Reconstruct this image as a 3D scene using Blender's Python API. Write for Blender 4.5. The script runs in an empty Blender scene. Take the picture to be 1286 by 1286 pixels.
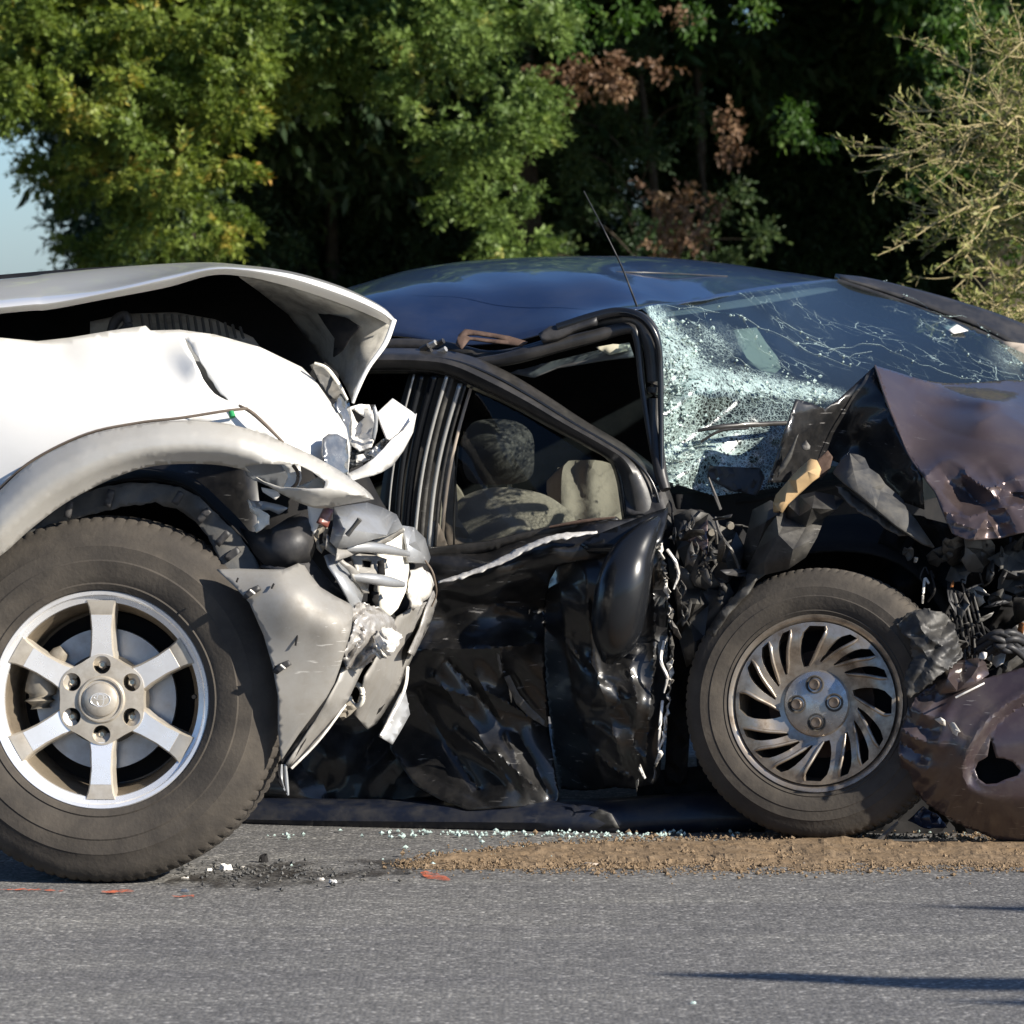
import bpy, math, random
import numpy as np
from mathutils import Vector, Matrix, noise
from mathutils.geometry import delaunay_2d_cdt

R = math.radians
sc = bpy.context.scene
C = sc.collection
# ------------------------------------------------------------------ camera
F_PX, CAM_H, HORIZON = 5882.0, 1.263, 370.0
PITCH = math.atan((643 - HORIZON) / F_PX)
cd = bpy.data.cameras.new('camera'); cam = bpy.data.objects.new('camera', cd); C.objects.link(cam)
cam.location = (0, 0, CAM_H); cam.rotation_euler = (R(90) - PITCH, 0, 0)
cd.sensor_width = 36; cd.lens = F_PX / 1286 * 36; cd.clip_end = 3000; cd.clip_start = 0.1
cd.dof.use_dof = True; cd.dof.focus_distance = 10.5; cd.dof.aperture_fstop = 11
sc.camera = cam
# ------------------------------------------------------------------ light
SUN_AZ, SUN_EL = 59, 27            # degrees right of the viewing direction's back, and up
w = bpy.data.worlds.new('World'); sc.world = w; w.use_nodes = True
nt = w.node_tree; bg = nt.nodes['Background']
sky = nt.nodes.new('ShaderNodeTexSky'); sky.sky_type = 'NISHITA'; sky.sun_disc = False
sky.sun_elevation = R(SUN_EL); sky.sun_rotation = R(180 - SUN_AZ)
sky.air_density = 0.8; sky.dust_density = 0.5; sky.ozone_density = 6.5
nt.links.new(sky.outputs[0], bg.inputs[0]); bg.inputs[1].default_value = 0.078
sd = bpy.data.lights.new('sun', 'SUN'); sun = bpy.data.objects.new('sun', sd); C.objects.link(sun)
sd.energy = 4.9; sd.angle = R(0.55); sd.color = (1.0, 0.93, 0.82)
TO_SUN = Vector((math.sin(R(SUN_AZ)) * math.cos(R(SUN_EL)), -math.cos(R(SUN_AZ)) * math.cos(R(SUN_EL)), math.sin(R(SUN_EL))))
sun.rotation_euler = TO_SUN.to_track_quat('Z', 'Y').to_euler(); sun.location = (6, -6, 8)
sc.view_settings.view_transform = 'Standard'; sc.view_settings.look = 'None'
sc.view_settings.exposure = 0.86; sc.view_settings.gamma = 1.0
sc.render.engine = 'CYCLES'

# ------------------------------------------------------------------ pixel -> place
cp, sp = math.cos(PITCH), math.sin(PITCH)
def ray(px, py):
    u = (px - 643) / F_PX; v = -(py - 643) / F_PX
    return (u, cp + v * sp, -sp + v * cp)
def P(px, py, d):
    x, y, z = ray(px, py); t = d / y
    return Vector((x * t, d, CAM_H + z * t))
def Parr(a, d):
    u = (a[:, 0] - 643) / F_PX; v = -(a[:, 1] - 643) / F_PX
    y = cp + v * sp; z = -sp + v * cp; t = d / y
    return np.stack([u * t, d, CAM_H + z * t], 1)
def G(px, py, z=0.0):
    x, y, zz = ray(px, py); t = (z - CAM_H) / zz
    return Vector((x * t, y * t, z))
def SED(x): return 10.87 + 0.00044 * (1020 - x)      # near side of the sedan
def SUVD(x): return 10.0 - 0.00018 * (x - 125)       # near side of the suv

# ------------------------------------------------------------------ object helpers
def base(parent):
    v = Vector((0, 0, 0))
    while parent is not None:
        v += Vector(parent.location); parent = parent.parent
    return v
def finish(name, me, mat, parent, smooth=40, thick=0, matrix=None, off=-1):
    me.validate(); me.update()
    if smooth:
        me.shade_smooth()
        if smooth < 180: me.set_sharp_from_angle(angle=R(smooth))
    if mat is not None: me.materials.append(mat)
    o = bpy.data.objects.new(name, me); C.objects.link(o)
    if parent is not None: o.parent = parent
    if matrix is not None: o.matrix_local = matrix
    if thick:
        s = o.modifiers.new('thickness', 'SOLIDIFY'); s.thickness = thick; s.offset = off
    return o
def mesh(name, verts, faces, mat, parent=None, smooth=40, thick=0, local=False, off=-1):
    if not local:
        b = base(parent); verts = [tuple(Vector(v) - b) for v in verts]
    me = bpy.data.meshes.new(name); me.from_pydata([tuple(v) for v in verts], [], faces)
    return finish(name, me, mat, parent, smooth, thick, None, off)
def thing(name, loc, label, cat, group=None):
    o = bpy.data.objects.new(name, None); C.objects.link(o); o.location = loc
    o.empty_display_size = .2
    return tag(o, label, cat, group)
def tag(o, label=None, cat=None, group=None, kind=None):
    if label: o['label'] = label
    if cat: o['category'] = cat
    if group: o['group'] = group
    if kind: o['kind'] = kind
    return o

# ------------------------------------------------------------------ curves, lofts, sheets
def crom(pts, n, closed=False):
    p = np.array([tuple(q) for q in pts], float); m = len(p)
    if m == 2 and not closed:
        t = np.linspace(0, 1, n)[:, None]; return p[0] * (1 - t) + p[1] * t
    if closed: q = np.vstack([p[-1], p, p[0], p[1]]); segs = m
    else: q = np.vstack([2 * p[0] - p[1], p, 2 * p[-1] - p[-2]]); segs = m - 1
    ln = [np.linalg.norm(q[i + 2] - q[i + 1]) for i in range(segs)]
    s = np.concatenate([[0], np.cumsum(ln)]); tt = np.linspace(0, s[-1], n, endpoint=not closed)
    out = []
    for t in tt:
        i = min(max(np.searchsorted(s, t, 'right') - 1, 0), segs - 1)
        f = (t - s[i]) / max(ln[i], 1e-9)
        a, b, c, d = q[i], q[i + 1], q[i + 2], q[i + 3]
        out.append(.5 * (2 * b + (c - a) * f + (2 * a - 5 * b + 4 * c - d) * f * f + (3 * b - a - 3 * c + d) * f ** 3))
    return np.array(out)
def loft(name, rows, mat, parent, nu=40, nv=24, thick=0, smooth=50, world=False, disp=None, off=-1, closed_v=False):
    W = []
    for r in rows:
        if not world: r = [P(*q) for q in r]
        W.append(crom(r, nu))
    W = np.array(W)
    if closed_v: grid = np.array([crom(W[:, i], nv, True) for i in range(nu)]).transpose(1, 0, 2)
    else: grid = np.array([crom(W[:, i], nv) for i in range(nu)]).transpose(1, 0, 2)
    if disp is not None: grid = disp(grid)
    v = grid.reshape(-1, 3); f = []
    for j in range(nv if closed_v else nv - 1):
        for i in range(nu - 1):
            j2 = (j + 1) % nv
            f.append((j * nu + i, j * nu + i + 1, j2 * nu + i + 1, j2 * nu + i))
    return mesh(name, v, f, mat, parent, smooth, thick, off=off)
def tube(name, pts, rad, mat, parent=None, sides=8, n=None, world=True, flat=1.0, smooth=60):
    if not world: pts = [P(*q) for q in pts]
    n = n or max(2, (len(pts) - 1) * 5 + 1)
    if not hasattr(rad, '__len__'): rad = [rad] * len(pts)
    q = crom([tuple(p) + (r,) for p, r in zip(pts, rad)], n)
    v, f = tube_data(q, sides, flat)
    return mesh(name, v, f, mat, parent, smooth)
def tube_data(q, sides, flat=1.0, v0=0):
    v = []; f = []; n = len(q); up = Vector((0, 0, 1))
    for i in range(n):
        c = Vector(q[i][:3]); t = Vector(q[min(i + 1, n - 1)][:3]) - Vector(q[max(i - 1, 0)][:3])
        if t.length < 1e-9: t = Vector((0, 0, 1))
        t.normalize()
        a = t.cross(up)
        if a.length < .05: a = t.cross(Vector((0, 1, 0)))
        a.normalize(); b = a.cross(t)
        r = max(q[i][3], 1e-4)
        for k in range(sides):
            an = 2 * math.pi * k / sides
            v.append(tuple(c + a * r * math.cos(an) * flat + b * r * math.sin(an)))
    for i in range(n - 1):
        for k in range(sides):
            k2 = (k + 1) % sides
            f.append((v0 + i * sides + k, v0 + i * sides + k2, v0 + (i + 1) * sides + k2, v0 + (i + 1) * sides + k))
    f.append(tuple(v0 + k for k in range(sides))); f.append(tuple(v0 + (n - 1) * sides + k for k in reversed(range(sides))))
    return v, f
def inside(pts, poly):
    x, y = pts[:, 0], pts[:, 1]; r = np.zeros(len(pts), bool); n = len(poly); j = n - 1
    for i in range(n):
        xi, yi = poly[i]; xj, yj = poly[j]
        c = ((yi > y) != (yj > y)) & (x < (xj - xi) * (y - yi) / ((yj - yi) if yj != yi else 1e-9) + xi)
        r ^= c; j = i
    return r
def densify(pl, step, ragged=0, rng=None, curve=False):
    p = np.array(pl, float)
    if curve:
        per = sum(np.linalg.norm(p[i] - p[i - 1]) for i in range(len(p)))
        out = crom(p, max(8, int(per / step)), True)
    else:
        out = []
        for i in range(len(p)):
            a, b = p[i], p[(i + 1) % len(p)]; k = max(1, int(round(np.linalg.norm(b - a) / step)))
            for t in range(k): out.append(a + (b - a) * t / k)
        out = np.array(out)
    if ragged: out = out + rng.normal(0, ragged, out.shape)
    return out
def tps(ctrl):
    c = np.array(ctrl, float); xy = c[:, :2] / 100; n = len(c)
    def phi(r): return np.where(r > 1e-9, r * r * np.log(np.maximum(r, 1e-9)), 0)
    K = phi(np.linalg.norm(xy[:, None] - xy[None], axis=2)) + np.eye(n) * 1e-4
    Q = np.hstack([np.ones((n, 1)), xy])
    A = np.vstack([np.hstack([K, Q]), np.hstack([Q.T, np.zeros((3, 3))])])
    s = np.linalg.lstsq(A, np.concatenate([c[:, 2], [0, 0, 0]]), rcond=None)[0]
    def f(a):
        p = a / 100; k = phi(np.linalg.norm(p[:, None] - xy[None], axis=2))
        return k @ s[:n] + s[n] + p @ s[n + 1:]
    return f
def cdt(polys, res, rng):
    """triangulate polys[0] minus polys[1:] with a jittered grid inside"""
    pts = []; edges = []
    for pl in polys:
        b = len(pts); pts += [tuple(q) for q in pl]; edges += [(b + i, b + (i + 1) % len(pl)) for i in range(len(pl))]
    o = polys[0]; lo = o.min(0); hi = o.max(0)
    gx, gy = np.meshgrid(np.arange(lo[0] + res / 2, hi[0], res), np.arange(lo[1] + res / 2, hi[1], res * .87))
    gx[1::2] += res / 2
    g = np.stack([gx.ravel(), gy.ravel()], 1)
    if len(g):
        g = g + rng.uniform(-.22, .22, g.shape) * res
        k = inside(g, o)
        for h in polys[1:]: k &= ~inside(g, h)
        g = g[k]; allb = np.array(pts)
        if len(g):
            dm = np.min(np.linalg.norm(g[:, None] - allb[None], axis=2), axis=1); g = g[dm > res * .45]
        pts += [tuple(q) for q in g]
    r = delaunay_2d_cdt([Vector(p) for p in pts], edges, [], 0, 1e-5)
    V = np.array([tuple(v) for v in r[0]]); T = np.array([t for t in r[2] if len(t) == 3])
    cen = V[T].mean(1); k = inside(cen, o)
    for h in polys[1:]: k &= ~inside(cen, h)
    return V, T[k]
def folds(seed, amp, size, n=4, ang=None, spread=3.14, warp=.5, soft=.035):
    rng = np.random.default_rng(seed); L = []
    for i in range(n):
        a = (ang if ang is not None else 0) + rng.uniform(-spread / 2, spread / 2)
        L.append((math.cos(a), math.sin(a), size * rng.uniform(.6, 1.7), rng.uniform(0, 1), amp * rng.uniform(.5, 1.2)))
    ph = rng.uniform(0, 6, 4)
    def f(a):
        x = a[:, 0] + warp * size * np.sin(a[:, 1] / (size * 1.3) + ph[0]) + warp * .4 * size * np.sin(a[:, 1] / (size * .43) + ph[2])
        y = a[:, 1] + warp * size * np.sin(a[:, 0] / (size * 1.1) + ph[1]) + warp * .4 * size * np.sin(a[:, 0] / (size * .39) + ph[3])
        s = 0
        for cx, cy, sz, o, am in L:
            t = (x * cx + y * cy) / sz + o; s = s + am * (np.sqrt((np.abs((t % 1.0) - .5) * 2) ** 2 + soft) * 2 - 1.1)
        return s / math.sqrt(n)
    return f
def creases(lst):
    """sharp ridges (h < 0: towards the viewer) along polylines; w = fall-off in pixels"""
    L = []
    for pl, h, w_ in lst:
        c = crom(pl, 160) if len(pl) > 2 else crom(pl, 120); L.append((c, h, w_))
    def f(a):
        s = 0
        for c, h, w_ in L:
            dm = np.full(len(a), 1e9)
            for k in range(0, len(c), 40): dm = np.minimum(dm, np.min(np.linalg.norm(a[:, None] - c[None, k:k + 40], axis=2), axis=1))
            s = s + h * np.exp(-dm / w_)
        return s
    return f
NSHEET = [0]
def sheet(name, outline, depth, mat, parent, holes=(), res=9, fold=None, thick=.004, smooth=35, curve=False, ragged=0, attrs=None, off=-1):
    NSHEET[0] += 1; rng = np.random.default_rng(1000 + NSHEET[0])
    pol = [densify(outline, res, ragged, rng, curve)] + [densify(h, min(res, 5), 0, rng, False) for h in holes]
    V, T = cdt(pol, res, rng)
    if callable(depth): d = depth(V)
    elif hasattr(depth, '__len__'): d = tps(depth)(V)
    else: d = np.full(len(V), float(depth))
    if fold is not None:
        for f in (fold if isinstance(fold, (list, tuple)) else [fold]): d = d + f(V)
    W = Parr(V, d)
    a = V[T]; cr = (a[:, 1, 0] - a[:, 0, 0]) * (a[:, 2, 1] - a[:, 0, 1]) - (a[:, 1, 1] - a[:, 0, 1]) * (a[:, 2, 0] - a[:, 0, 0])
    T = np.where((cr > 0)[:, None], T[:, ::-1], T)
    o = mesh(name, W, [tuple(int(i) for i in t) for t in T], mat, parent, smooth, thick, off=off)
    if attrs:
        for k, fn in attrs.items():
            at = o.data.attributes.new(k, 'FLOAT', 'POINT'); at.data.foreach_set('value', fn(V).astype(np.float32))
    return o
def fsheet(name, outline, inner, mat, parent, thick=.003, holes=(), smooth=18, off=-1, bend=.0):
    """bent sheet metal: flat facets between explicit (px, py, depth) points"""
    allp = np.array([tuple(p) for p in list(outline) + list(inner)], float); n = len(outline)
    r = delaunay_2d_cdt([Vector(p[:2]) for p in allp], [(i, (i + 1) % n) for i in range(n)], [], 0, 1e-6)
    V = np.array([tuple(v) for v in r[0]]); T = np.array([t for t in r[2] if len(t) == 3])
    k = inside(V[T].mean(1), [tuple(p[:2]) for p in outline]); T = T[k]
    d = np.array([allp[np.argmin(np.linalg.norm(allp[:, :2] - v, axis=1)), 2] for v in V])
    W = Parr(V, d); a = V[T]; cr = (a[:, 1, 0] - a[:, 0, 0]) * (a[:, 2, 1] - a[:, 0, 1]) - (a[:, 1, 1] - a[:, 0, 1]) * (a[:, 2, 0] - a[:, 0, 0])
    T = np.where((cr > 0)[:, None], T[:, ::-1], T)
    return mesh(name, W, [tuple(int(i) for i in t) for t in T], mat, parent, smooth, thick, off=off)
def ribbon(name, left, right, mat, parent, n=24, thick=.004, smooth=50):
    return loft(name, [left, right], mat, parent, nu=n, nv=3, thick=thick, smooth=smooth)
def lathe(name, prof, mat, parent, seg=96, smooth=35, mod=None, closed=False):
    v = []; f = []; n = len(prof)
    for s in range(seg):
        a = 2 * math.pi * s / seg; ca, sa = math.cos(a), math.sin(a)
        for i, (r, y) in enumerate(prof):
            if mod: r, y = mod(s, i, r, y)
            v.append((r * ca, y, r * sa))
    for s in range(seg):
        s2 = (s + 1) % seg
        for i in range(n if closed else n - 1):
            i2 = (i + 1) % n
            f.append((s * n + i, s * n + i2, s2 * n + i2, s2 * n + i))
    return mesh(name, v, f, mat, parent, smooth, local=True)
def plate(name, outline, holes, y0, y1, mat, parent, res=.02, dome=None, smooth=30):
    """plate in the local XZ plane between y0 (outer, negative) and y1"""
    rng = np.random.default_rng(5)
    pol = [np.array(outline, float)] + [np.array(h, float) for h in holes]
    V, T = cdt(pol, res, rng)
    a = V[T]; cr = (a[:, 1, 0] - a[:, 0, 0]) * (a[:, 2, 1] - a[:, 0, 1]) - (a[:, 1, 1] - a[:, 0, 1]) * (a[:, 2, 0] - a[:, 0, 0])
    T = np.where((cr < 0)[:, None], T[:, ::-1], T)
    n = len(V); dz = np.array([dome(math.hypot(*p)) if dome else 0 for p in V])
    v = [(p[0], y0 + k, p[1]) for p, k in zip(V, dz)] + [(p[0], y1 + k, p[1]) for p, k in zip(V, dz)]
    f = [tuple(int(i) for i in t) for t in T] + [tuple(int(i) + n for i in t[::-1]) for t in T]
    cnt = {}
    for t in T:
        for k in range(3):
            e = (int(t[k]), int(t[(k + 1) % 3])); cnt[e] = 1
    for (a_, b_) in cnt:
        if (b_, a_) not in cnt: f.append((a_, a_ + n, b_ + n, b_))
    return mesh(name, v, f, mat, parent, smooth, local=True)
def circ(r, n=24, cx=0, cz=0): return [(cx + r * math.cos(2 * math.pi * i / n), cz + r * math.sin(2 * math.pi * i / n)) for i in range(n)]

# ------------------------------------------------------------------ materials
def newmat(name):
    m = bpy.data.materials.new(name); m.use_nodes = True; t = m.node_tree
    return m, t, t.nodes['Principled BSDF']
def N(t, typ, **kw):
    n = t.nodes.new(typ)
    for k, v in kw.items():
        if k in n.inputs.keys(): n.inputs[k].default_value = v
        else: setattr(n, k, v)
    return n
def coords(t, scale=(1, 1, 1)):
    tc = N(t, 'ShaderNodeTexCoord'); mp = N(t, 'ShaderNodeMapping'); mp.inputs['Scale'].default_value = scale
    t.links.new(tc.outputs['Object'], mp.inputs[0]); return mp.outputs[0]
def ramp(t, fac, stops):
    r = N(t, 'ShaderNodeValToRGB'); e = r.color_ramp.elements
    while len(e) < len(stops): e.new(.5)
    for el, (p, c) in zip(e, stops): el.position = p; el.color = tuple(c) + (1,) if len(c) == 3 else c
    t.links.new(fac, r.inputs[0]); return r
def surf(name, col, rough=.5, metal=0, coat=0, dirt=None, dirt_amt=.5, dirt_scale=6, bump=0, bump_scale=60,
         scratch=0, scratch_col=(.5, .48, .45), spec=.5, var=.0, rough_var=.0, coat_rough=.04):
    m, t, b = newmat(name); L = t.links.new; co = coords(t)
    b.inputs['Roughness'].default_value = rough; b.inputs['Metallic'].default_value = metal
    b.inputs['Coat Weight'].default_value = coat; b.inputs['Coat Roughness'].default_value = coat_rough
    b.inputs['Specular IOR Level'].default_value = spec
    cur = None
    rgb = N(t, 'ShaderNodeRGB'); rgb.outputs[0].default_value = tuple(col) + (1,); cur = rgb.outputs[0]
    if var:
        n = N(t, 'ShaderNodeTexNoise', Scale=dirt_scale * 2.3, Detail=6.0); L(co, n.inputs['Vector'])
        mr = N(t, 'ShaderNodeMapRange'); L(n.outputs[0], mr.inputs[0]); mr.inputs[1].default_value = .3; mr.inputs[2].default_value = .7
        mr.inputs[3].default_value = 1 - var; mr.inputs[4].default_value = 1 + var
        mx = N(t, 'ShaderNodeMix', data_type='RGBA', blend_type='MULTIPLY'); mx.inputs[0].default_value = 1
        L(cur, mx.inputs[6]); L(mr.outputs[0], mx.inputs[7]); cur = mx.outputs[2]
    if dirt:
        n = N(t, 'ShaderNodeTexNoise', Scale=dirt_scale, Detail=8.0, Roughness=.65); L(co, n.inputs['Vector'])
        r = ramp(t, n.outputs[0], [(.42, (0, 0, 0)), (.68, (1, 1, 1))])
        mu = N(t, 'ShaderNodeMath', operation='MULTIPLY'); L(r.outputs[0], mu.inputs[0]); mu.inputs[1].default_value = dirt_amt
        mx = N(t, 'ShaderNodeMix', data_type='RGBA'); L(mu.outputs[0], mx.inputs[0]); L(cur, mx.inputs[6]); mx.inputs[7].default_value = tuple(dirt) + (1,)
        cur = mx.outputs[2]
        ra = N(t, 'ShaderNodeMapRange'); L(mu.outputs[0], ra.inputs[0]); ra.inputs[3].default_value = rough; ra.inputs[4].default_value = min(1, rough + .35)
        L(ra.outputs[0], b.inputs['Roughness'])
    if scratch:
        c2 = coords(t, (9, 9, 70)); n = N(t, 'ShaderNodeTexNoise', Scale=2.2, Detail=3.0, Distortion=.6); L(c2, n.inputs['Vector'])
        r = ramp(t, n.outputs[0], [(.66, (0, 0, 0)), (.70, (1, 1, 1))])
        n2 = N(t, 'ShaderNodeTexNoise', Scale=5.0); L(co, n2.inputs['Vector'])
        r2 = ramp(t, n2.outputs[0], [(.48, (0, 0, 0)), (.6, (1, 1, 1))])
        mu = N(t, 'ShaderNodeMath', operation='MULTIPLY'); L(r.outputs[0], mu.inputs[0]); L(r2.outputs[0], mu.inputs[1])
        m2 = N(t, 'ShaderNodeMath', operation='MULTIPLY'); L(mu.outputs[0], m2.inputs[0]); m2.inputs[1].default_value = scratch
        mx = N(t, 'ShaderNodeMix', data_type='RGBA'); L(m2.outputs[0], mx.inputs[0]); L(cur, mx.inputs[6]); mx.inputs[7].default_value = tuple(scratch_col) + (1,)
        cur = mx.outputs[2]
    L(cur, b.inputs['Base Color'])
    if bump:
        n = N(t, 'ShaderNodeTexNoise', Scale=bump_scale, Detail=5.0); L(co, n.inputs['Vector'])
        bp = N(t, 'ShaderNodeBump'); bp.inputs['Strength'].default_value = bump; bp.inputs['Distance'].default_value = .004
        L(n.outputs[0], bp.inputs['Height']); L(bp.outputs[0], b.inputs['Normal'])
    return m
M = {}
M['suv_white'] = surf('pearl_white_paint', (.77, .755, .715), .30, 0, .8, dirt=(.45, .42, .36), dirt_amt=.12, dirt_scale=5)
M['suv_beige'] = surf('champagne_flare_plastic', (.50, .48, .435), .42, .3, .15, dirt=(.36, .33, .28), dirt_amt=.35, dirt_scale=9, coat_rough=.2)
M['suv_bumper'] = surf('soiled_champagne_bumper', (.315, .302, .278), .52, .35, .0, dirt=(.20, .18, .15), dirt_amt=.65, dirt_scale=10, scratch=.7, scratch_col=(.62, .60, .56), bump=.04, bump_scale=60, coat_rough=.2)
M['suv_grey'] = surf('silver_grey_plastic', (.34, .35, .36), .34, .3, .3, dirt=(.2, .19, .17), dirt_amt=.5, dirt_scale=12, scratch=.5, scratch_col=(.7, .7, .7))
M['primer'] = surf('hood_underside_paint', (.42, .40, .35), .6, 0, 0, dirt=(.10, .095, .085), dirt_amt=.8, dirt_scale=11, bump=.2, bump_scale=25)
M['blackplastic'] = surf('black_plastic', (.022, .022, .024), .5, 0, 0, dirt=(.10, .09, .08), dirt_amt=.35, dirt_scale=14, bump=.12, bump_scale=80)
M['liner'] = surf('liner_plastic', (.055, .056, .056), .55, 0, 0, dirt=(.16, .145, .12), dirt_amt=.6, dirt_scale=13, bump=.2, bump_scale=70)
M['void'] = surf('black_parts_and_shade', (.010, .010, .011), .8, 0, 0, dirt=(.035, .032, .03), dirt_amt=.5, dirt_scale=10, bump=.2, bump_scale=40, spec=.2)  # near-black for black parts and for hollows painted as deep shade
M['cream'] = surf('cream_foam', (.78, .74, .64), .6, 0, 0, dirt=(.5, .45, .36), dirt_amt=.5, dirt_scale=20)
M['lampwhite'] = surf('lamp_housing_white', (.80, .78, .74), .35, 0, .2, dirt=(.5, .47, .42), dirt_amt=.35, dirt_scale=25)
M['lens'] = surf('smoked_lens', (.16, .17, .18), .08, .55, .6, dirt=(.35, .34, .32), dirt_amt=.6, dirt_scale=40)
M['red'] = surf('red_reflector', (.17, .035, .022), .3, 0, .2, dirt=(.3, .25, .2), dirt_amt=.4, dirt_scale=30)
M['green'] = surf('green_clip', (.02, .25, .08), .4)
M['seam'] = surf('brown_seam_tape', (.13, .10, .075), .6)
M['foil'] = surf('torn_metal', (.50, .48, .45), .42, .55, 0, dirt=(.13, .11, .09), dirt_amt=.8, dirt_scale=34, bump=.4, bump_scale=90)
M['torn'] = surf('torn_plastic_white', (.72, .69, .63), .5, .1, 0, dirt=(.3, .27, .23), dirt_amt=.6, dirt_scale=30, bump=.4, bump_scale=80)
M['tyre'] = surf('tyre_rubber', (.046, .040, .034), .82, 0, 0, dirt=(.115, .098, .078), dirt_amt=.55, dirt_scale=8, bump=.25, bump_scale=120, var=.12, spec=.3)
M['alu'] = surf('machined_aluminium', (.92, .92, .92), .26, .5, .4, dirt=(.5, .46, .4), dirt_amt=.25, dirt_scale=18)
M['alupaint'] = surf('painted_alloy', (.56, .51, .43), .38, .4, .25, dirt=(.22, .18, .13), dirt_amt=.55, dirt_scale=25)
M['barrel'] = surf('dirty_shaded_barrel', (.20, .165, .12), .45, .4, 0, dirt=(.08, .06, .04), dirt_amt=.7, dirt_scale=20)  # base darkened for the shade inside the rim, brown dirt over it
M['brake'] = surf('brake_disc_steel', (.50, .50, .50), .38, .85, 0, dirt=(.3, .27, .25), dirt_amt=.4, dirt_scale=30)
M['caliper'] = surf('caliper_iron', (.27, .24, .19), .6, .3, 0, dirt=(.12, .1, .08), dirt_amt=.6, dirt_scale=40)
M['chrome'] = surf('chrome_nut', (.75, .74, .72), .15, 1.0)
M['hubdark'] = surf('wheel_barrel_dark', (.05, .048, .045), .6, .2, 0, dirt=(.2, .16, .11), dirt_amt=.5, dirt_scale=20)
M['sed_roof'] = surf('navy_black_paint', (.011, .021, .056), .32, .0, .7, dirt=(.10, .10, .10), dirt_amt=.10, dirt_scale=7, bump=.02, bump_scale=12)
M['sed_black'] = surf('black_door_paint', (.009, .009, .0095), .36, 0, .6, dirt=(.075, .068, .06), dirt_amt=.18, dirt_scale=32, scratch=.6, scratch_col=(.26, .25, .24), coat_rough=.10, spec=.3)
M['sed_sill'] = surf('navy_sill_plastic', (.007, .010, .020), .42, 0, .15, dirt=(.05, .046, .04), dirt_amt=.5, dirt_scale=18, spec=.35)
M['sed_gloss'] = surf('gloss_black_mirror', (.010, .011, .013), .26, 0, .25, spec=.4)
M['sed_trim'] = surf('black_rubber_trim', (.022, .021, .02), .38, 0, .2, dirt=(.10, .09, .08), dirt_amt=.3, dirt_scale=16, bump=.08, bump_scale=60)
M['sed_plum'] = surf('plum_brown_paint', (.100, .073, .070), .28, .6, .45, dirt=(.15, .125, .115), dirt_amt=.35, dirt_scale=8, scratch=.5, scratch_col=(.45, .42, .4), bump=.02, bump_scale=14)
M['sed_bumper'] = surf('plum_bumper_plastic', (.050, .036, .041), .30, .2, .6, dirt=(.13, .11, .095), dirt_amt=.45, dirt_scale=10, scratch=.5, scratch_col=(.4, .37, .35), bump=.08, bump_scale=40)
M['sed_grey'] = surf('grey_inner_metal', (.115, .108, .098), .5, .25, 0, dirt=(.06, .055, .05), dirt_amt=.7, dirt_scale=14, bump=.3, bump_scale=35, scratch=.4)
M['sed_dark'] = surf('dark_grey_metal', (.030, .029, .028), .5, .2, 0, dirt=(.15, .14, .12), dirt_amt=.5, dirt_scale=16, bump=.3, bump_scale=45, scratch=.4)
M['sed_rim'] = surf('bronzed_hubcap', (.42, .37, .31), .30, .75, .2, dirt=(.11, .08, .055), dirt_amt=.85, dirt_scale=22)
M['sed_hub'] = surf('hubcap_centre', (.50, .48, .46), .25, .85, .2, dirt=(.16, .125, .095), dirt_amt=.6, dirt_scale=30)
M['nutcap'] = surf('nut_cap', (.12, .095, .075), .45, .4)
M['silver'] = surf('scraped_metal', (.80, .77, .72), .4, .15, 0, dirt=(.30, .27, .24), dirt_amt=.6, dirt_scale=60)
M['railmetal'] = surf('door_rail_metal', (.55, .54, .51), .3, .6, 0, dirt=(.2, .19, .18), dirt_amt=.3, dirt_scale=40)
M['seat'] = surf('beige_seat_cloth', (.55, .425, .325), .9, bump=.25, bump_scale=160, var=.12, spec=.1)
M['seat_shaded'] = surf('shaded_headrest_cloth', (.17, .145, .125), .9, bump=.25, bump_scale=160, var=.12, spec=.1)  # darker seat cloth: the headrest's shade is put into its colour
M['trimbeige'] = surf('beige_trim', (.40, .34, .28), .8, var=.1, spec=.2)
M['trimgrey'] = surf('grey_headliner', (.20, .195, .19), .9, spec=.1)
M['tan'] = surf('tan_foam', (.56, .38, .19), .75, dirt=(.3, .2, .1), dirt_amt=.5, dirt_scale=18, bump=.3, bump_scale=40)
M['slab'] = surf('grey_slab_plastic', (.036, .037, .040), .6, 0, 0, dirt=(.13, .12, .10), dirt_amt=.8, dirt_scale=13, bump=.3, bump_scale=50)
M['copper'] = surf('copper_wire', (.5, .2, .07), .4, .6)
M['rust'] = surf('rusty_metal', (.10, .062, .045), .8, .2, dirt=(.06, .04, .03), dirt_amt=.6, dirt_scale=30, bump=.4)
M['visor'] = surf('cream_visor', (.52, .49, .38), .8, spec=.2)
M['bark'] = surf('grey_brown_bark', (.055, .045, .034), .9, bump=.8, bump_scale=30, var=.3, spec=.2)
M['twig'] = surf('olive_twig', (.34, .285, .15), .8, bump=.3, bump_scale=60, var=.2, spec=.2)

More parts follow.
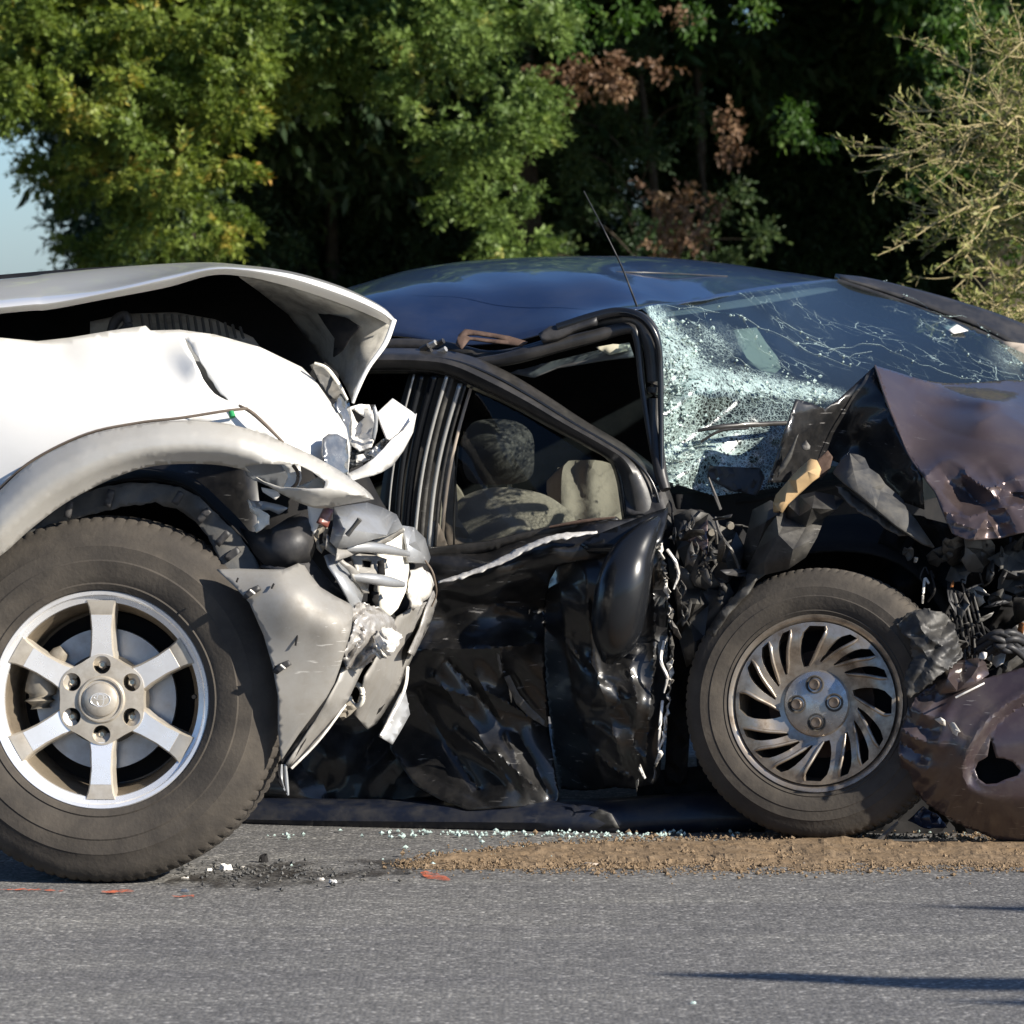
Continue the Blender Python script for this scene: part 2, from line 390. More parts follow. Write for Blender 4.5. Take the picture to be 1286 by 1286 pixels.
def glass(name, tint, gl=.05, refl=1.0):
    m = bpy.data.materials.new(name); m.use_nodes = True; t = m.node_tree; t.nodes.clear(); L = t.links.new
    out = N(t, 'ShaderNodeOutputMaterial'); tr = N(t, 'ShaderNodeBsdfTransparent'); tr.inputs[0].default_value = tuple(tint) + (1,)
    g = N(t, 'ShaderNodeBsdfGlossy'); g.inputs['Roughness'].default_value = gl
    fr = N(t, 'ShaderNodeFresnel'); fr.inputs[0].default_value = 1.5
    mu = N(t, 'ShaderNodeMath', operation='MULTIPLY'); mu.inputs[1].default_value = refl; L(fr.outputs[0], mu.inputs[0])
    mx = N(t, 'ShaderNodeMixShader'); L(mu.outputs[0], mx.inputs[0]); L(tr.outputs[0], mx.inputs[1]); L(g.outputs[0], mx.inputs[2])
    L(mx.outputs[0], out.inputs[0]); return m, t, mx, out
M['door_glass'] = glass('tinted_door_glass', (.64, .64, .63), .02, .45)[0]
M['dark_glass'] = glass('dark_tinted_glass', (.10, .11, .12), .02, .6)[0]
def shatter_mat():
    m, t, mx, out = glass('cracked_windscreen_glass', (.42, .54, .57), .03, 1.15); L = t.links.new
    at = N(t, 'ShaderNodeAttribute', attribute_name='shatter'); co = coords(t)
    ns = N(t, 'ShaderNodeTexNoise', Scale=38.0, Detail=3.0); L(co, ns.inputs['Vector'])
    ad = N(t, 'ShaderNodeVectorMath', operation='MULTIPLY_ADD'); L(ns.outputs['Color'], ad.inputs[0]); ad.inputs[1].default_value = (.02, .02, .02); L(co, ad.inputs[2])
    cracks = []
    for s, wdt in ((115, .10), (48, .045)):
        v = N(t, 'ShaderNodeTexVoronoi', feature='DISTANCE_TO_EDGE', Scale=float(s)); L(ad.outputs[0], v.inputs['Vector'])
        r = ramp(t, v.outputs['Distance'], [(0.0, (1, 1, 1)), (wdt, (0, 0, 0))]); cracks.append(r.outputs[0])
    a = N(t, 'ShaderNodeMath', operation='MAXIMUM'); L(cracks[0], a.inputs[0]); L(cracks[1], a.inputs[1])
    # per-chip brightness
    vc = N(t, 'ShaderNodeTexVoronoi', Scale=115.0); L(ad.outputs[0], vc.inputs['Vector'])
    sp_ = N(t, 'ShaderNodeSeparateColor'); L(vc.outputs['Color'], sp_.inputs[0])
    fl_ = N(t, 'ShaderNodeMapRange'); L(at.outputs['Fac'], fl_.inputs[0]); fl_.inputs[1].default_value = .45; fl_.inputs[2].default_value = 1.1; fl_.inputs[3].default_value = 0; fl_.inputs[4].default_value = .85
    b0 = N(t, 'ShaderNodeMath', operation='MULTIPLY'); L(sp_.outputs[0], b0.inputs[0]); L(fl_.outputs[0], b0.inputs[1])
    b = N(t, 'ShaderNodeMath', operation='ADD'); L(b0.outputs[0], b.inputs[0]); L(a.outputs[0], b.inputs[1])
    n2 = N(t, 'ShaderNodeTexNoise', Scale=14.0, Detail=5.0); L(co, n2.inputs['Vector'])
    r2 = N(t, 'ShaderNodeMapRange'); L(n2.outputs[0], r2.inputs[0]); r2.inputs[1].default_value = .32; r2.inputs[2].default_value = .66; r2.inputs[3].default_value = .45; r2.inputs[4].default_value = 1.2
    c = N(t, 'ShaderNodeMath', operation='MULTIPLY'); L(b.outputs[0], c.inputs[0]); L(r2.outputs[0], c.inputs[1])
    ln_ = N(t, 'ShaderNodeMath', operation='MULTIPLY', use_clamp=True); L(at.outputs['Fac'], ln_.inputs[0]); ln_.inputs[1].default_value = 1.7
    d = N(t, 'ShaderNodeMath', operation='MULTIPLY', use_clamp=True); L(c.outputs[0], d.inputs[0]); L(ln_.outputs[0], d.inputs[1])
    web = []
    for sc_, th in ((7.0, .010), (17.0, .012)):
        wv = N(t, 'ShaderNodeTexVoronoi', feature='DISTANCE_TO_EDGE', Scale=sc_); L(ad.outputs[0], wv.inputs['Vector'])
        wr = ramp(t, wv.outputs['Distance'], [(0.0, (1, 1, 1)), (th, (0, 0, 0))]); web.append(wr.outputs[0])
    wm = N(t, 'ShaderNodeMath', operation='MAXIMUM'); L(web[0], wm.inputs[0]); L(web[1], wm.inputs[1])
    wn = N(t, 'ShaderNodeTexNoise', Scale=6.0, Detail=4.0); L(co, wn.inputs['Vector'])
    wk = ramp(t, wn.outputs[0], [(.50, (0, 0, 0)), (.62, (.8, .8, .8))])
    wx = N(t, 'ShaderNodeMath', operation='MULTIPLY'); L(wm.outputs[0], wx.inputs[0]); L(wk.outputs[0], wx.inputs[1])
    wd = N(t, 'ShaderNodeMath', operation='ADD', use_clamp=True); L(d.outputs[0], wd.inputs[0]); L(wx.outputs[0], wd.inputs[1])
    we = N(t, 'ShaderNodeMath', operation='MAXIMUM'); L(wd.outputs[0], we.inputs[0]); we.inputs[1].default_value = .02; d = we
    df = N(t, 'ShaderNodeBsdfDiffuse'); df.inputs[0].default_value = (.62, .80, .76, 1)
    tl = N(t, 'ShaderNodeBsdfTranslucent'); tl.inputs[0].default_value = (.55, .78, .68, 1)
    gg = N(t, 'ShaderNodeBsdfGlossy'); gg.inputs['Roughness'].default_value = .25
    bp = N(t, 'ShaderNodeBump'); bp.inputs['Strength'].default_value = .8; bp.inputs['Distance'].default_value = .004; L(sp_.outputs[1], bp.inputs['Height'])
    L(bp.outputs[0], gg.inputs['Normal']); L(bp.outputs[0], df.inputs['Normal'])
    m1 = N(t, 'ShaderNodeMixShader'); m1.inputs[0].default_value = .35; L(df.outputs[0], m1.inputs[1]); L(tl.outputs[0], m1.inputs[2])
    m2 = N(t, 'ShaderNodeMixShader'); m2.inputs[0].default_value = .22; L(m1.outputs[0], m2.inputs[1]); L(gg.outputs[0], m2.inputs[2])
    f = N(t, 'ShaderNodeMixShader'); L(d.outputs[0], f.inputs[0]); L(mx.outputs[0], f.inputs[1]); L(m2.outputs[0], f.inputs[2])
    L(f.outputs[0], out.inputs[0]); return m
M['windscreen'] = shatter_mat()
M['chip'] = surf('glass_chip', (.45, .56, .52), .15, 0, .5, spec=.8)

def asphalt():
    m, t, b = newmat('asphalt'); L = t.links.new; co = coords(t)
    v = N(t, 'ShaderNodeTexVoronoi', Scale=115.0); L(co, v.inputs['Vector'])
    s = N(t, 'ShaderNodeSeparateColor'); L(v.outputs['Color'], s.inputs[0])
    r = ramp(t, s.outputs[0], [(0, (.078, .076, .074)), (.55, (.135, .132, .126)), (.88, (.19, .184, .174)), (1, (.34, .33, .31))])
    n = N(t, 'ShaderNodeTexNoise', Scale=1.3, Detail=8.0, Roughness=.6); L(co, n.inputs['Vector'])
    r2 = ramp(t, n.outputs[0], [(.3, (.82, .82, .84)), (.7, (1.18, 1.17, 1.14))])
    c2 = coords(t, (.5, 9, 1)); n3 = N(t, 'ShaderNodeTexNoise', Scale=1.0, Detail=4.0); L(c2, n3.inputs['Vector'])
    r3 = ramp(t, n3.outputs[0], [(.35, (.86, .86, .88)), (.65, (1.1, 1.1, 1.08))])
    mx = N(t, 'ShaderNodeMix', data_type='RGBA', blend_type='MULTIPLY'); mx.inputs[0].default_value = 1; L(r.outputs[0], mx.inputs[6]); L(r2.outputs[0], mx.inputs[7])
    my = N(t, 'ShaderNodeMix', data_type='RGBA', blend_type='MULTIPLY'); my.inputs[0].default_value = 1; L(mx.outputs[2], my.inputs[6]); L(r3.outputs[0], my.inputs[7])
    L(my.outputs[2], b.inputs['Base Color']); b.inputs['Roughness'].default_value = .85
    bp = N(t, 'ShaderNodeBump'); bp.inputs['Strength'].default_value = .7; bp.inputs['Distance'].default_value = .003
    L(v.outputs['Distance'], bp.inputs['Height']); bp.invert = True; L(bp.outputs[0], b.inputs['Normal'])
    return m
M['asphalt'] = asphalt()
M['soil'] = surf('verge_soil', (.10, .085, .05), .95, dirt=(.06, .08, .025), dirt_amt=.8, dirt_scale=2, bump=.6, bump_scale=15)
M['sand'] = surf('absorbent_sand', (.195, .142, .092), .95, dirt=(.20, .135, .075), dirt_amt=.6, dirt_scale=16, bump=.8, bump_scale=90, var=.25, spec=.1)
def patchy(name, col, scale, lo, hi, rough=.8):
    m, t, b = newmat(name); L = t.links.new; co = coords(t, (1, .6, 1)); b.inputs['Base Color'].default_value = tuple(col) + (1,); b.inputs['Roughness'].default_value = rough
    n = N(t, 'ShaderNodeTexNoise', Scale=scale, Detail=8.0, Roughness=.7); L(co, n.inputs['Vector'])
    r = ramp(t, n.outputs[0], [(lo, (0, 0, 0)), (hi, (1, 1, 1))]); L(r.outputs[0], b.inputs['Alpha']); return m
M['stain'] = patchy('oily_stain', (.040, .034, .028), 9.0, .43, .68, .6)
M['orange'] = patchy('orange_marking_paint', (.60, .13, .05), 40.0, .36, .62)
def leafmat(name, stops, trans=.35):
    m = bpy.data.materials.new(name); m.use_nodes = True; t = m.node_tree; t.nodes.clear(); L = t.links.new
    out = N(t, 'ShaderNodeOutputMaterial'); at = N(t, 'ShaderNodeAttribute', attribute_name='tint')
    r = ramp(t, at.outputs['Fac'], stops)
    d = N(t, 'ShaderNodeBsdfPrincipled'); L(r.outputs[0], d.inputs['Base Color']); d.inputs['Roughness'].default_value = .5; d.inputs['Specular IOR Level'].default_value = .3
    tl = N(t, 'ShaderNodeBsdfTranslucent'); hs = N(t, 'ShaderNodeHueSaturation', Saturation=1.15, Value=1.3); L(r.outputs[0], hs.inputs['Color']); L(hs.outputs[0], tl.inputs[0])
    mx = N(t, 'ShaderNodeMixShader'); mx.inputs[0].default_value = trans; L(d.outputs[0], mx.inputs[1]); L(tl.outputs[0], mx.inputs[2]); L(mx.outputs[0], out.inputs[0])
    return m
M['leaf_locust'] = leafmat('locust_leaf', [(0, (.05, .085, .016)), (.5, (.13, .185, .034)), (.88, (.235, .28, .05)), (1, (.46, .27, .06))], .25)
M['leaf_pale'] = leafmat('pale_locust_leaf', [(0, (.05, .09, .025)), (.5, (.13, .195, .05)), (.88, (.20, .28, .07)), (1, (.40, .30, .08))], .28)
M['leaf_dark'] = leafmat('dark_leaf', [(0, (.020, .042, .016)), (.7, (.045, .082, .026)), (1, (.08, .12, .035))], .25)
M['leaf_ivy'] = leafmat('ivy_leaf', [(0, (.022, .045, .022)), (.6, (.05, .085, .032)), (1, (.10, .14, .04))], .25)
M['leaf_mid'] = leafmat('mid_green_leaf', [(0, (.030, .070, .014)), (.7, (.06, .12, .022)), (1, (.11, .17, .035))], .35)
M['leaf_brown'] = leafmat('russet_leaf', [(0, (.11, .062, .036)), (.6, (.20, .122, .075)), (1, (.32, .22, .12))], .3)
M['leaf_olive'] = leafmat('olive_leaf', [(0, (.07, .095, .022)), (.6, (.16, .18, .05)), (1, (.36, .34, .13))], .3)
#@@SETTING@@
# ================================================================== SETTING
S = 1500
tag(mesh('ground', [(-S, -S, -.05), (S, -S, -.05), (S, S, -.05), (-S, S, -.05)], [(0, 1, 2, 3)], M['soil'], smooth=0), kind='structure')
road = tag(mesh('road', [(-90, -6, 0), (90, -6, 0), (90, 15.5, 0), (-90, 15.5, 0)], [(0, 1, 2, 3)], M['asphalt'], smooth=0), kind='structure')
# far verge bank behind the cars
vb = [[(x, 15.6, -.04 + .0), (x, 16.4, .10 + .05 * math.sin(x * .7)), (x, 19, .22 + .08 * math.sin(x * .4)), (x, 40, .3)] for x in np.linspace(-60, 60, 61)]
tag(mesh('verge', [p for r in vb for p in r], [(i * 4 + j, (i + 1) * 4 + j, (i + 1) * 4 + j + 1, i * 4 + j + 1) for i in range(60) for j in range(3)], M['soil']), kind='structure')
# opposite verge (behind the photographer)
vb = [[(x, -6.1, -.04), (x, -7, .10), (x, -10, .2), (x, -30, .3)] for x in np.linspace(-60, 60, 31)]
tag(mesh('verge', [p for r in vb for p in r], [(i * 4 + j, i * 4 + j + 1, (i + 1) * 4 + j + 1, (i + 1) * 4 + j) for i in range(30) for j in range(3)], M['soil']), kind='structure')

# ---- road details: stain, spray marks
def ground_patch(name, pl, mat, z, parent=None, ragged=1.2, res=8, curve=True):
    rng = np.random.default_rng(len(name) + int(pl[0][0]))
    pol = [densify(pl, res, ragged, rng, curve)]
    V, T = cdt(pol, res, rng)
    W = [G(a, b, z) for a, b in V]
    f = []
    for t in T:
        a, b, c = [W[i] for i in t]
        f.append(tuple(int(i) for i in (t if (b - a).cross(c - a).z > 0 else t[::-1])))
    return mesh(name, W, f, mat, parent, 0)
st = ground_patch('oil_stain', [(205, 1109), (270, 1092), (360, 1083), (470, 1078), (560, 1082), (540, 1094), (450, 1100), (400, 1108), (300, 1114)], M['stain'], .004, road, 1.0)
for k, pl in enumerate([[(0, 1117), (40, 1116.5), (80, 1118), (78, 1119), (40, 1118)], [(128, 1119), (165, 1117), (168, 1119.5), (135, 1121)], [(528, 1095), (545, 1096), (566, 1104), (556, 1106), (535, 1102)],
                        [(215, 1125), (245, 1124), (243, 1125.5), (218, 1126.5)]]):
    ground_patch('spray_mark', pl, M['orange'], (.003, .0045, .003, .003)[k], road, .5, 4)

# ---- absorbent granules spread on the road
rng = np.random.default_rng(3)
def sand_profile(px):
    top = np.interp(px, [470, 560, 660, 800, 1000, 1286, 1420], [1090, 1078, 1064, 1056, 1054, 1052, 1052])
    bot = np.interp(px, [470, 560, 700, 900, 1100, 1286, 1420], [1091, 1094, 1098, 1100, 1099, 1096, 1094])
    return top, bot
gv = []; nx, ny = 260, 26
for i in range(nx):
    px = 470 + 950 * i / (nx - 1); tp, bt = sand_profile(px)
    tp += 1.5 * noise.noise((px * .05, 1, 0)) ; bt += 5 * noise.noise((px * .02, 5, 0)) + 2 * noise.noise((px * .1, 9, 0))
    for j in range(ny):
        t = j / (ny - 1); py = tp + (bt - tp) * t
        g = G(px, py); e = min(1, 6 * t, 3.0 * (1 - t)) * min(1, (px - 470) / 90)
        h = e * (.012 * max(0, noise.noise((g.x * 9, g.y * 6, 0)) + .55) * (1.15 - t) + .007 * max(0, noise.noise((g.x * 40, g.y * 40, 3)))) - .002 * (1 - e)
        gv.append((g.x, g.y, h - .004 + .010 * e - (.022 * max(0, t - .35) * max(0, noise.noise((g.x * 7, g.y * 16, 7)) * 2.2 + .25))))
sandmesh = mesh('absorbent_sand', gv, [(i * ny + j, i * ny + j + 1, (i + 1) * ny + j + 1, (i + 1) * ny + j) for i in range(nx - 1) for j in range(ny - 1)], M['sand'], None, 0)
tag(sandmesh, 'tan absorbent grit spread on the asphalt under the dark sedan', 'sand', kind='stuff')
OCT = np.array([(1, 0, 0), (-1, 0, 0), (0, 1, 0), (0, -1, 0), (0, 0, 1), (0, 0, -1)], float)
OF = [(0, 2, 4), (2, 1, 4), (1, 3, 4), (3, 0, 4), (2, 0, 5), (1, 2, 5), (3, 1, 5), (0, 3, 5)]
def granules(name, pts, sizes, mat, label, cat, seed=0, parent=None):
    rg = np.random.default_rng(seed); v = []; f = []
    for p, s in zip(pts, sizes):
        b = len(v); q = OCT * rg.uniform(.55, 1.2, (6, 1)) * s
        a = rg.uniform(0, 6.28); c_, s_ = math.cos(a), math.sin(a)
        for x, y, z in q: v.append((p[0] + x * c_ - y * s_, p[1] + x * s_ + y * c_, p[2] + z * .8))
        f += [tuple(b + i for i in t) for t in OF]
    o = mesh(name, v, f, mat, parent, 0)
    if label: tag(o, label, cat, kind='stuff')
    else: o['kind'] = 'stuff'
    return o
pts = []; sz = []
for k in range(15000):
    px = rng.uniform(480, 1420); tp, bt = sand_profile(px); t = rng.beta(1.1, 1.5); py = tp + (bt - tp) * t + (rng.normal(0, 1.5) if k % 5 else rng.normal(0, 7))
    if rng.uniform() > min(1, (px - 470) / 160): continue
    g = G(px, py); pts.append((g.x, g.y, .003 + .010 * (1 - t) * rng.uniform(0, 1))); sz.append(rng.choice([.002, .0032, .0048, .009], p=[.42, .36, .18, .04]))
granules('sand_grains', pts, sz, M['sand'], None, None, 4, sandmesh)
pts = []; sz = []
for k in range(230):
    px = rng.uniform(480, 860) if rng.uniform() < .75 else rng.uniform(330, 1286); g = G(px, 1050 + rng.normal(0, 2.2) + (rng.uniform(0, 40) if rng.uniform() < .12 else 0))
    pts.append((g.x, g.y, .006)); sz.append(rng.choice([.0035, .005, .007]))
granules('glass_fragments', pts, sz, M['chip'], 'pale green glass crumbs scattered along the sill of the dark sedan', 'glass', 6)
pts = []; sz = []
for k in range(260):
    g = G(rng.normal(330, 75), 1098 + rng.normal(0, 8)); pts.append((g.x, g.y, .006)); sz.append(rng.choice([.003, .0045, .007]))
granules('grit', pts, sz, M['liner'], 'dark crumbs of plastic and grit beside the big tyre', 'grit', 8)
# single bits of debris
def shard(px, py, w_, h_, mat, label, seed, grp=None):
    rg = random.Random(seed); g = G(px, py); a = rg.uniform(0, 6.28); n = 7; v = []; f = []
    ring = [(rg.uniform(.6, 1.1) * w_ * math.cos(6.283 * i / n), rg.uniform(.6, 1.1) * w_ * .6 * math.sin(6.283 * i / n)) for i in range(n)]
    for zz, s in ((0.001, 1.0), (h_, .75)):
        for x, y in ring: v.append((g.x + s * x, g.y + s * y, zz + (rg.uniform(-.25, .25) * h_ if zz > .002 else 0)))
    f = [tuple(range(n))[::-1], tuple(range(n, 2 * n))] + [(i, (i + 1) % n, n + (i + 1) % n, n + i) for i in range(n)]
    o = mesh('debris_shard', v, f, mat, None, 0); tag(o, label, 'debris', grp)
shard(283, 1093, .016, .012, M['lampwhite'], 'largest pale plastic chip lying right of the big tyre', 1)
shard(330, 1083, .012, .016, M['void'], 'black rubber plug standing on the asphalt right of the tyre', 2)
for i, (x, y) in enumerate([(262, 1094), (305, 1092), (232, 1105), (402, 1106)]): shard(x, y, .011, .006, M['torn'], 'small cream chip on the oily stain by the tyre', 10 + i, 'cream chips on the stain')
shard(418, 1109, .010, .007, M['lampwhite'], 'white square chip at the lower edge of the oily stain', 20)
shard(742, 1087, .022, .006, M['trimbeige'], 'flat straw coloured splinter on the tan grit', 21)
shard(1015, 1087, .02, .006, M['trimbeige'], 'straw coloured flake on the grit under the steel wheel', 22)
shard(870, 1261, .006, .005, M['chip'], 'lone glass crumb on bare asphalt in the foreground', 23)
shard(262 - 30, 1118 - 60 + 62, .010, .006, M['lens'], 'grey plastic sliver on the asphalt at the tyre foot', 24)

# ------------------------------------------------------------------ foliage
def pinnate(pairs=7, ln=.15, ll=.036, lw=.0135):
    v = []; f = []
    for i in range(pairs):
        y = ln * (.22 + .74 * i / (pairs - 1)); s = 1 - .45 * abs(i / (pairs - 1) - .45)
        for sd_ in (-1, 1):
            b = len(v); a, l_ = ll * s, lw * s
            v += [(0, y, 0), (sd_ * a * .5, y + .25 * a + l_ * .55, .004), (sd_ * a, y + .35 * a, -.006), (sd_ * a * .5, y + .12 * a - l_ * .55, .002)]
            f.append((b, b + 1, b + 2, b + 3) if sd_ < 0 else (b, b + 3, b + 2, b + 1))
    return np.array(v), np.array(f)
def sprig(n, ln, ll, lw, seed):
    rg = random.Random(seed); v = []; f = []
    for i in range(n):
        y = ln * (i + .5) / n; a = rg.uniform(0, 6.28); e = rg.uniform(.3, 1.1)
        d = Vector((math.cos(a) * math.cos(e), math.sin(e) * .8 + .2, math.sin(a) * math.cos(e))).normalized()
        s = d.cross(Vector((rg.uniform(-1, 1), rg.uniform(-1, 1), rg.uniform(-1, 1)))).normalized(); nn = d.cross(s)
        o = Vector((0, y, 0)); L_ = ll * rg.uniform(.7, 1.2); b = len(v)
        v += [tuple(o), tuple(o + d * L_ * .45 + s * lw * .5 + nn * lw * .12), tuple(o + d * L_), tuple(o + d * L_ * .45 - s * lw * .5 + nn * lw * .12)]
        f.append((b, b + 1, b + 2, b + 3))
    return np.array(v), np.array(f)
def foliage(name, pos, dirs, scl, tint, tmpl, mat, parent, rg):
    V0, F0 = tmpl; n = len(pos); k = len(V0)
    t = dirs / np.linalg.norm(dirs, axis=1)[:, None]
    up = np.array([0, 0, 1.0]) + rg.normal(0, .45, (n, 3)); b = np.cross(t, up); b /= np.linalg.norm(b, axis=1)[:, None] + 1e-9; nn = np.cross(b, t)
    V = pos[:, None] + scl[:, None, None] * (V0[None, :, 0, None] * b[:, None] + V0[None, :, 1, None] * t[:, None] + V0[None, :, 2, None] * nn[:, None])
    Fq = (F0[None] + (np.arange(n) * k)[:, None, None]).reshape(-1, 4)
    V = V.reshape(-1, 3) - np.array(base(parent)); me = bpy.data.meshes.new(name)
    me.vertices.add(len(V)); me.vertices.foreach_set('co', V.astype(np.float32).ravel())
    me.loops.add(len(Fq) * 4); me.loops.foreach_set('vertex_index', Fq.astype(np.int32).ravel())
    me.polygons.add(len(Fq)); me.polygons.foreach_set('loop_start', (np.arange(len(Fq)) * 4).astype(np.int32))
    me.update(calc_edges=True)
    at = me.attributes.new('tint', 'FLOAT', 'POINT'); at.data.foreach_set('value', np.repeat(np.clip(tint, 0, 1), k).astype(np.float32))
    me.materials.append(mat); o = bpy.data.objects.new(name, me); C.objects.link(o); o.parent = parent
    return o
def clump_pts(c, r, n, rg, droop=.5, flat=.62):
    """sprays: sub-centres on an uneven ellipsoid, leaves fanned round each"""
    K = max(3, n // 26); d = rg.normal(0, 1, (K, 3)); d /= np.linalg.norm(d, axis=1)[:, None]
    rad = rg.uniform(.15, 1.1, K) ** .55
    sc_ = np.array(c) + d * rad[:, None] * np.array([r, r, r * flat]); i = rg.integers(0, K, n)
    e = rg.normal(0, 1, (n, 3)); e /= np.linalg.norm(e, axis=1)[:, None]; q = rg.uniform(0, 1, n) ** .6
    sr = min(.42 * r, .17); p = sc_[i] + e * q[:, None] * np.array([sr, sr, sr * .55])
    p[:, 2] -= .5 * sr * q ** 2
    dr = e + .7 * d[i] + rg.normal(0, .35, (n, 3)); dr[:, 2] -= droop
    return p, dr
TREES = {}
def tree(name, label, trunk_base, trunk_top, clumps, tmpl, mat, group='trees and shrubs beyond the road', seed=0, scale=1.0, density=1.0, tbias=.45, bark='bark', droop=.5, tr=.14):
    rg = np.random.default_rng(seed); root = thing(name, trunk_base, label, 'tree', group)
    b, tp = Vector(trunk_base), Vector(trunk_top)
    mid = (b + tp) / 2 + Vector((rg.uniform(-.2, .2), rg.uniform(-.2, .2), 0))
    q = crom([tuple(b - Vector((0, 0, .1))) + (tr * 1.25,), tuple(mid) + (tr,), tuple(tp) + (tr * .55,)], 12)
    v, f = tube_data(q, 10)
    for (c, r, w_, *_s) in clumps[::max(1, len(clumps) // 18)]:
        e = Vector(c); t = min(.95, max(.2, (e.z - b.z) / max(.1, tp.z - b.z) - .1)); s = b.lerp(tp, t)
        if (e - s).length > 1.1: continue
        m_ = s.lerp(e, .5) + Vector((0, 0, .12 * (e - s).length))
        vv, ff = tube_data(crom([tuple(s) + (min(tr * .16, .012),), tuple(m_) + (.007,), tuple(e) + (.003,)], 9), 6, v0=len(v)); v += vv; f += ff
    mesh('trunk', v, f, M[bark], root)
    PP, DD, TT, SS = [], [], [], []
    for (c, r, w_, *sc_) in clumps:
        n = max(6, int(density * w_ * (r / .3) ** 2)); p, d = clump_pts(c, r, n, rg, droop)
        SS.append(np.full(n, sc_[0] if sc_ else 1.0)); PP.append(p); DD.append(d); TT.append(np.clip(rg.normal(tbias, .16, n) + rg.normal(0, .12), 0, .93) + (rg.uniform(0, 1, n) < .012) * .2)
    p, d, tt = np.vstack(PP), np.vstack(DD), np.concatenate(TT)
    foliage('crown', p, d, rg.uniform(.75, 1.25, len(p)) * scale * np.concatenate(SS), tt, tmpl, M[mat], root, rg)
    return root
def cl(lst, d, sp_=.5, seed=0, w_=130):
    rg = random.Random(seed); D = d; s = D / F_PX
    return [(P(x, y, D + rg.uniform(-sp_, sp_)), r * s, w_) for x, y, r in lst]
def fill(x0, x1, y0, y1, d, rpx, n, seed, sp_=.8, w_=110, s_=1.0):
    rg = random.Random(seed); s = d / F_PX; out = []
    for i in range(n): out.append((P(rg.uniform(x0, x1), rg.uniform(y0, y1), d + rg.uniform(-sp_, sp_)), rpx * s * rg.uniform(.7, 1.3), w_, s_))
    return out
PIN = sprig(13, .10, .032, .0135, 21); BROAD = sprig(7, .085, .040, .022, 1); SMALL = sprig(9, .09, .026, .012, 2); NEED = sprig(9, .10, .036, .014, 3)
def gz(px, d): p = P(px, 370, d); return (p.x, d, .2)
# left locust, sunlit sprays hanging on its right side, sky at its left edge
tree('locust_tree', 'feathery green locust with yellowing sprays, sky showing past its outer edge', gz(230, 25.4), P(230, -420, 25.0),
     cl([(20, 10, 50), (110, 50, 46), (205, 20, 60), (300, 15, 48), (35, 100, 34), (120, 115, 38), (215, 95, 48), (260, 150, 40), (318, 75, 34), (175, 160, 30), (285, 195, 40), (315, 130, 26), (85, 60, 30), (165, 85, 30), (15, 145, 24), (245, 60, 36),
         (225, 245, 34), (270, 245, 34), (290, 285, 20), (262, 285, 26), (215, 200, 28), (150, 205, 26), (100, 165, 26), (180, 285, 24), (240, 300, 22)], 21.8, .35, 1, 480)
     + cl([(60, 190, 30), (110, 225, 34), (150, 255, 36), (70, 235, 24), (190, 240, 36), (140, 300, 34), (105, 310, 24), (200, 300, 34), (90, 130, 34), (180, 130, 40), (60, 20, 40), (40, 215, 16), (165, 20, 36), (130, 180, 30), (260, 20, 36)], 23.9, .3, 31, 420)
     + fill(-200, 0, -60, 110, 23.3, 70, 10, 2, .5, 480) + fill(60, 330, -60, 150, 23.6, 60, 7, 22, .5, 300) + fill(-350, 420, -480, -60, 23.6, 130, 46, 3, 1.2, 60, 3.0), PIN, 'leaf_locust', seed=1, tbias=.5, droop=.9, tr=.08)
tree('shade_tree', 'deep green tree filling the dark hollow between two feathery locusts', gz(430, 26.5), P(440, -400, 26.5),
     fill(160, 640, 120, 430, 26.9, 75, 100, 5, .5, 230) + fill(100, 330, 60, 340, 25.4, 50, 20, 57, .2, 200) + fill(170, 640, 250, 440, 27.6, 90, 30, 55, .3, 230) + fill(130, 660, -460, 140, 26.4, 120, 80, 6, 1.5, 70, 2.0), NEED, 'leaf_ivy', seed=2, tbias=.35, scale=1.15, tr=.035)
tree('locust_tree', 'feathery green locust with bright sprays stacked above the navy car roof', gz(690, 25.8), P(690, -450, 25.4),
     cl([(600, 30, 56), (640, 105, 50), (565, 85, 32), (600, 150, 44), (655, 165, 40), (560, 200, 35), (615, 205, 38), (575, 250, 25), (620, 255, 30), (662, 240, 24), (600, 290, 27), (655, 305, 29), (690, 30, 38), (520, 50, 32), (480, 75, 27), (470, 20, 36), (560, 10, 46), (650, 5, 41), (640, 318, 21), (520, 130, 18), (555, 160, 21)], 22.3, .4, 4, 440)
     + cl([(395, 60, 40), (440, 20, 46), (400, 115, 26), (370, 20, 36), (450, 80, 30), (350, 70, 24), (500, 20, 36), (480, 110, 22)], 22.9, .3, 7, 480)
     + fill(380, 760, -470, -60, 23.8, 120, 40, 8, 1.2, 60, 3.0), PIN, 'leaf_pale', seed=3, tbias=.5, droop=.9, tr=.08)
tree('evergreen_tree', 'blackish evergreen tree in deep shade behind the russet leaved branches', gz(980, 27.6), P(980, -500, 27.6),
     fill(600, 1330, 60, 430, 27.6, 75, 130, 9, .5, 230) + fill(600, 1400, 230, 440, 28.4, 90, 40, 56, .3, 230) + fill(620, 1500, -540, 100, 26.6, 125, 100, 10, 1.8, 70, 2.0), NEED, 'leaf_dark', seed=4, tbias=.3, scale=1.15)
tree('ivy_tree', 'dark bluish green shrubby tree right above the windscreen of the dark sedan', gz(800, 25.2), P(800, 60, 25.3),
     cl([(720, 190, 40), (760, 230, 40), (720, 270, 36), (790, 280, 38), (700, 320, 32), (760, 330, 34), (830, 190, 36), (830, 320, 36), (880, 310, 36), (900, 250, 30), (870, 130, 30), (950, 300, 32), (820, 60, 34), (780, 130, 32), (720, 150, 30)], 24.9, .3, 11, 420), SMALL, 'leaf_ivy', seed=5, tbias=.6, tr=.03)
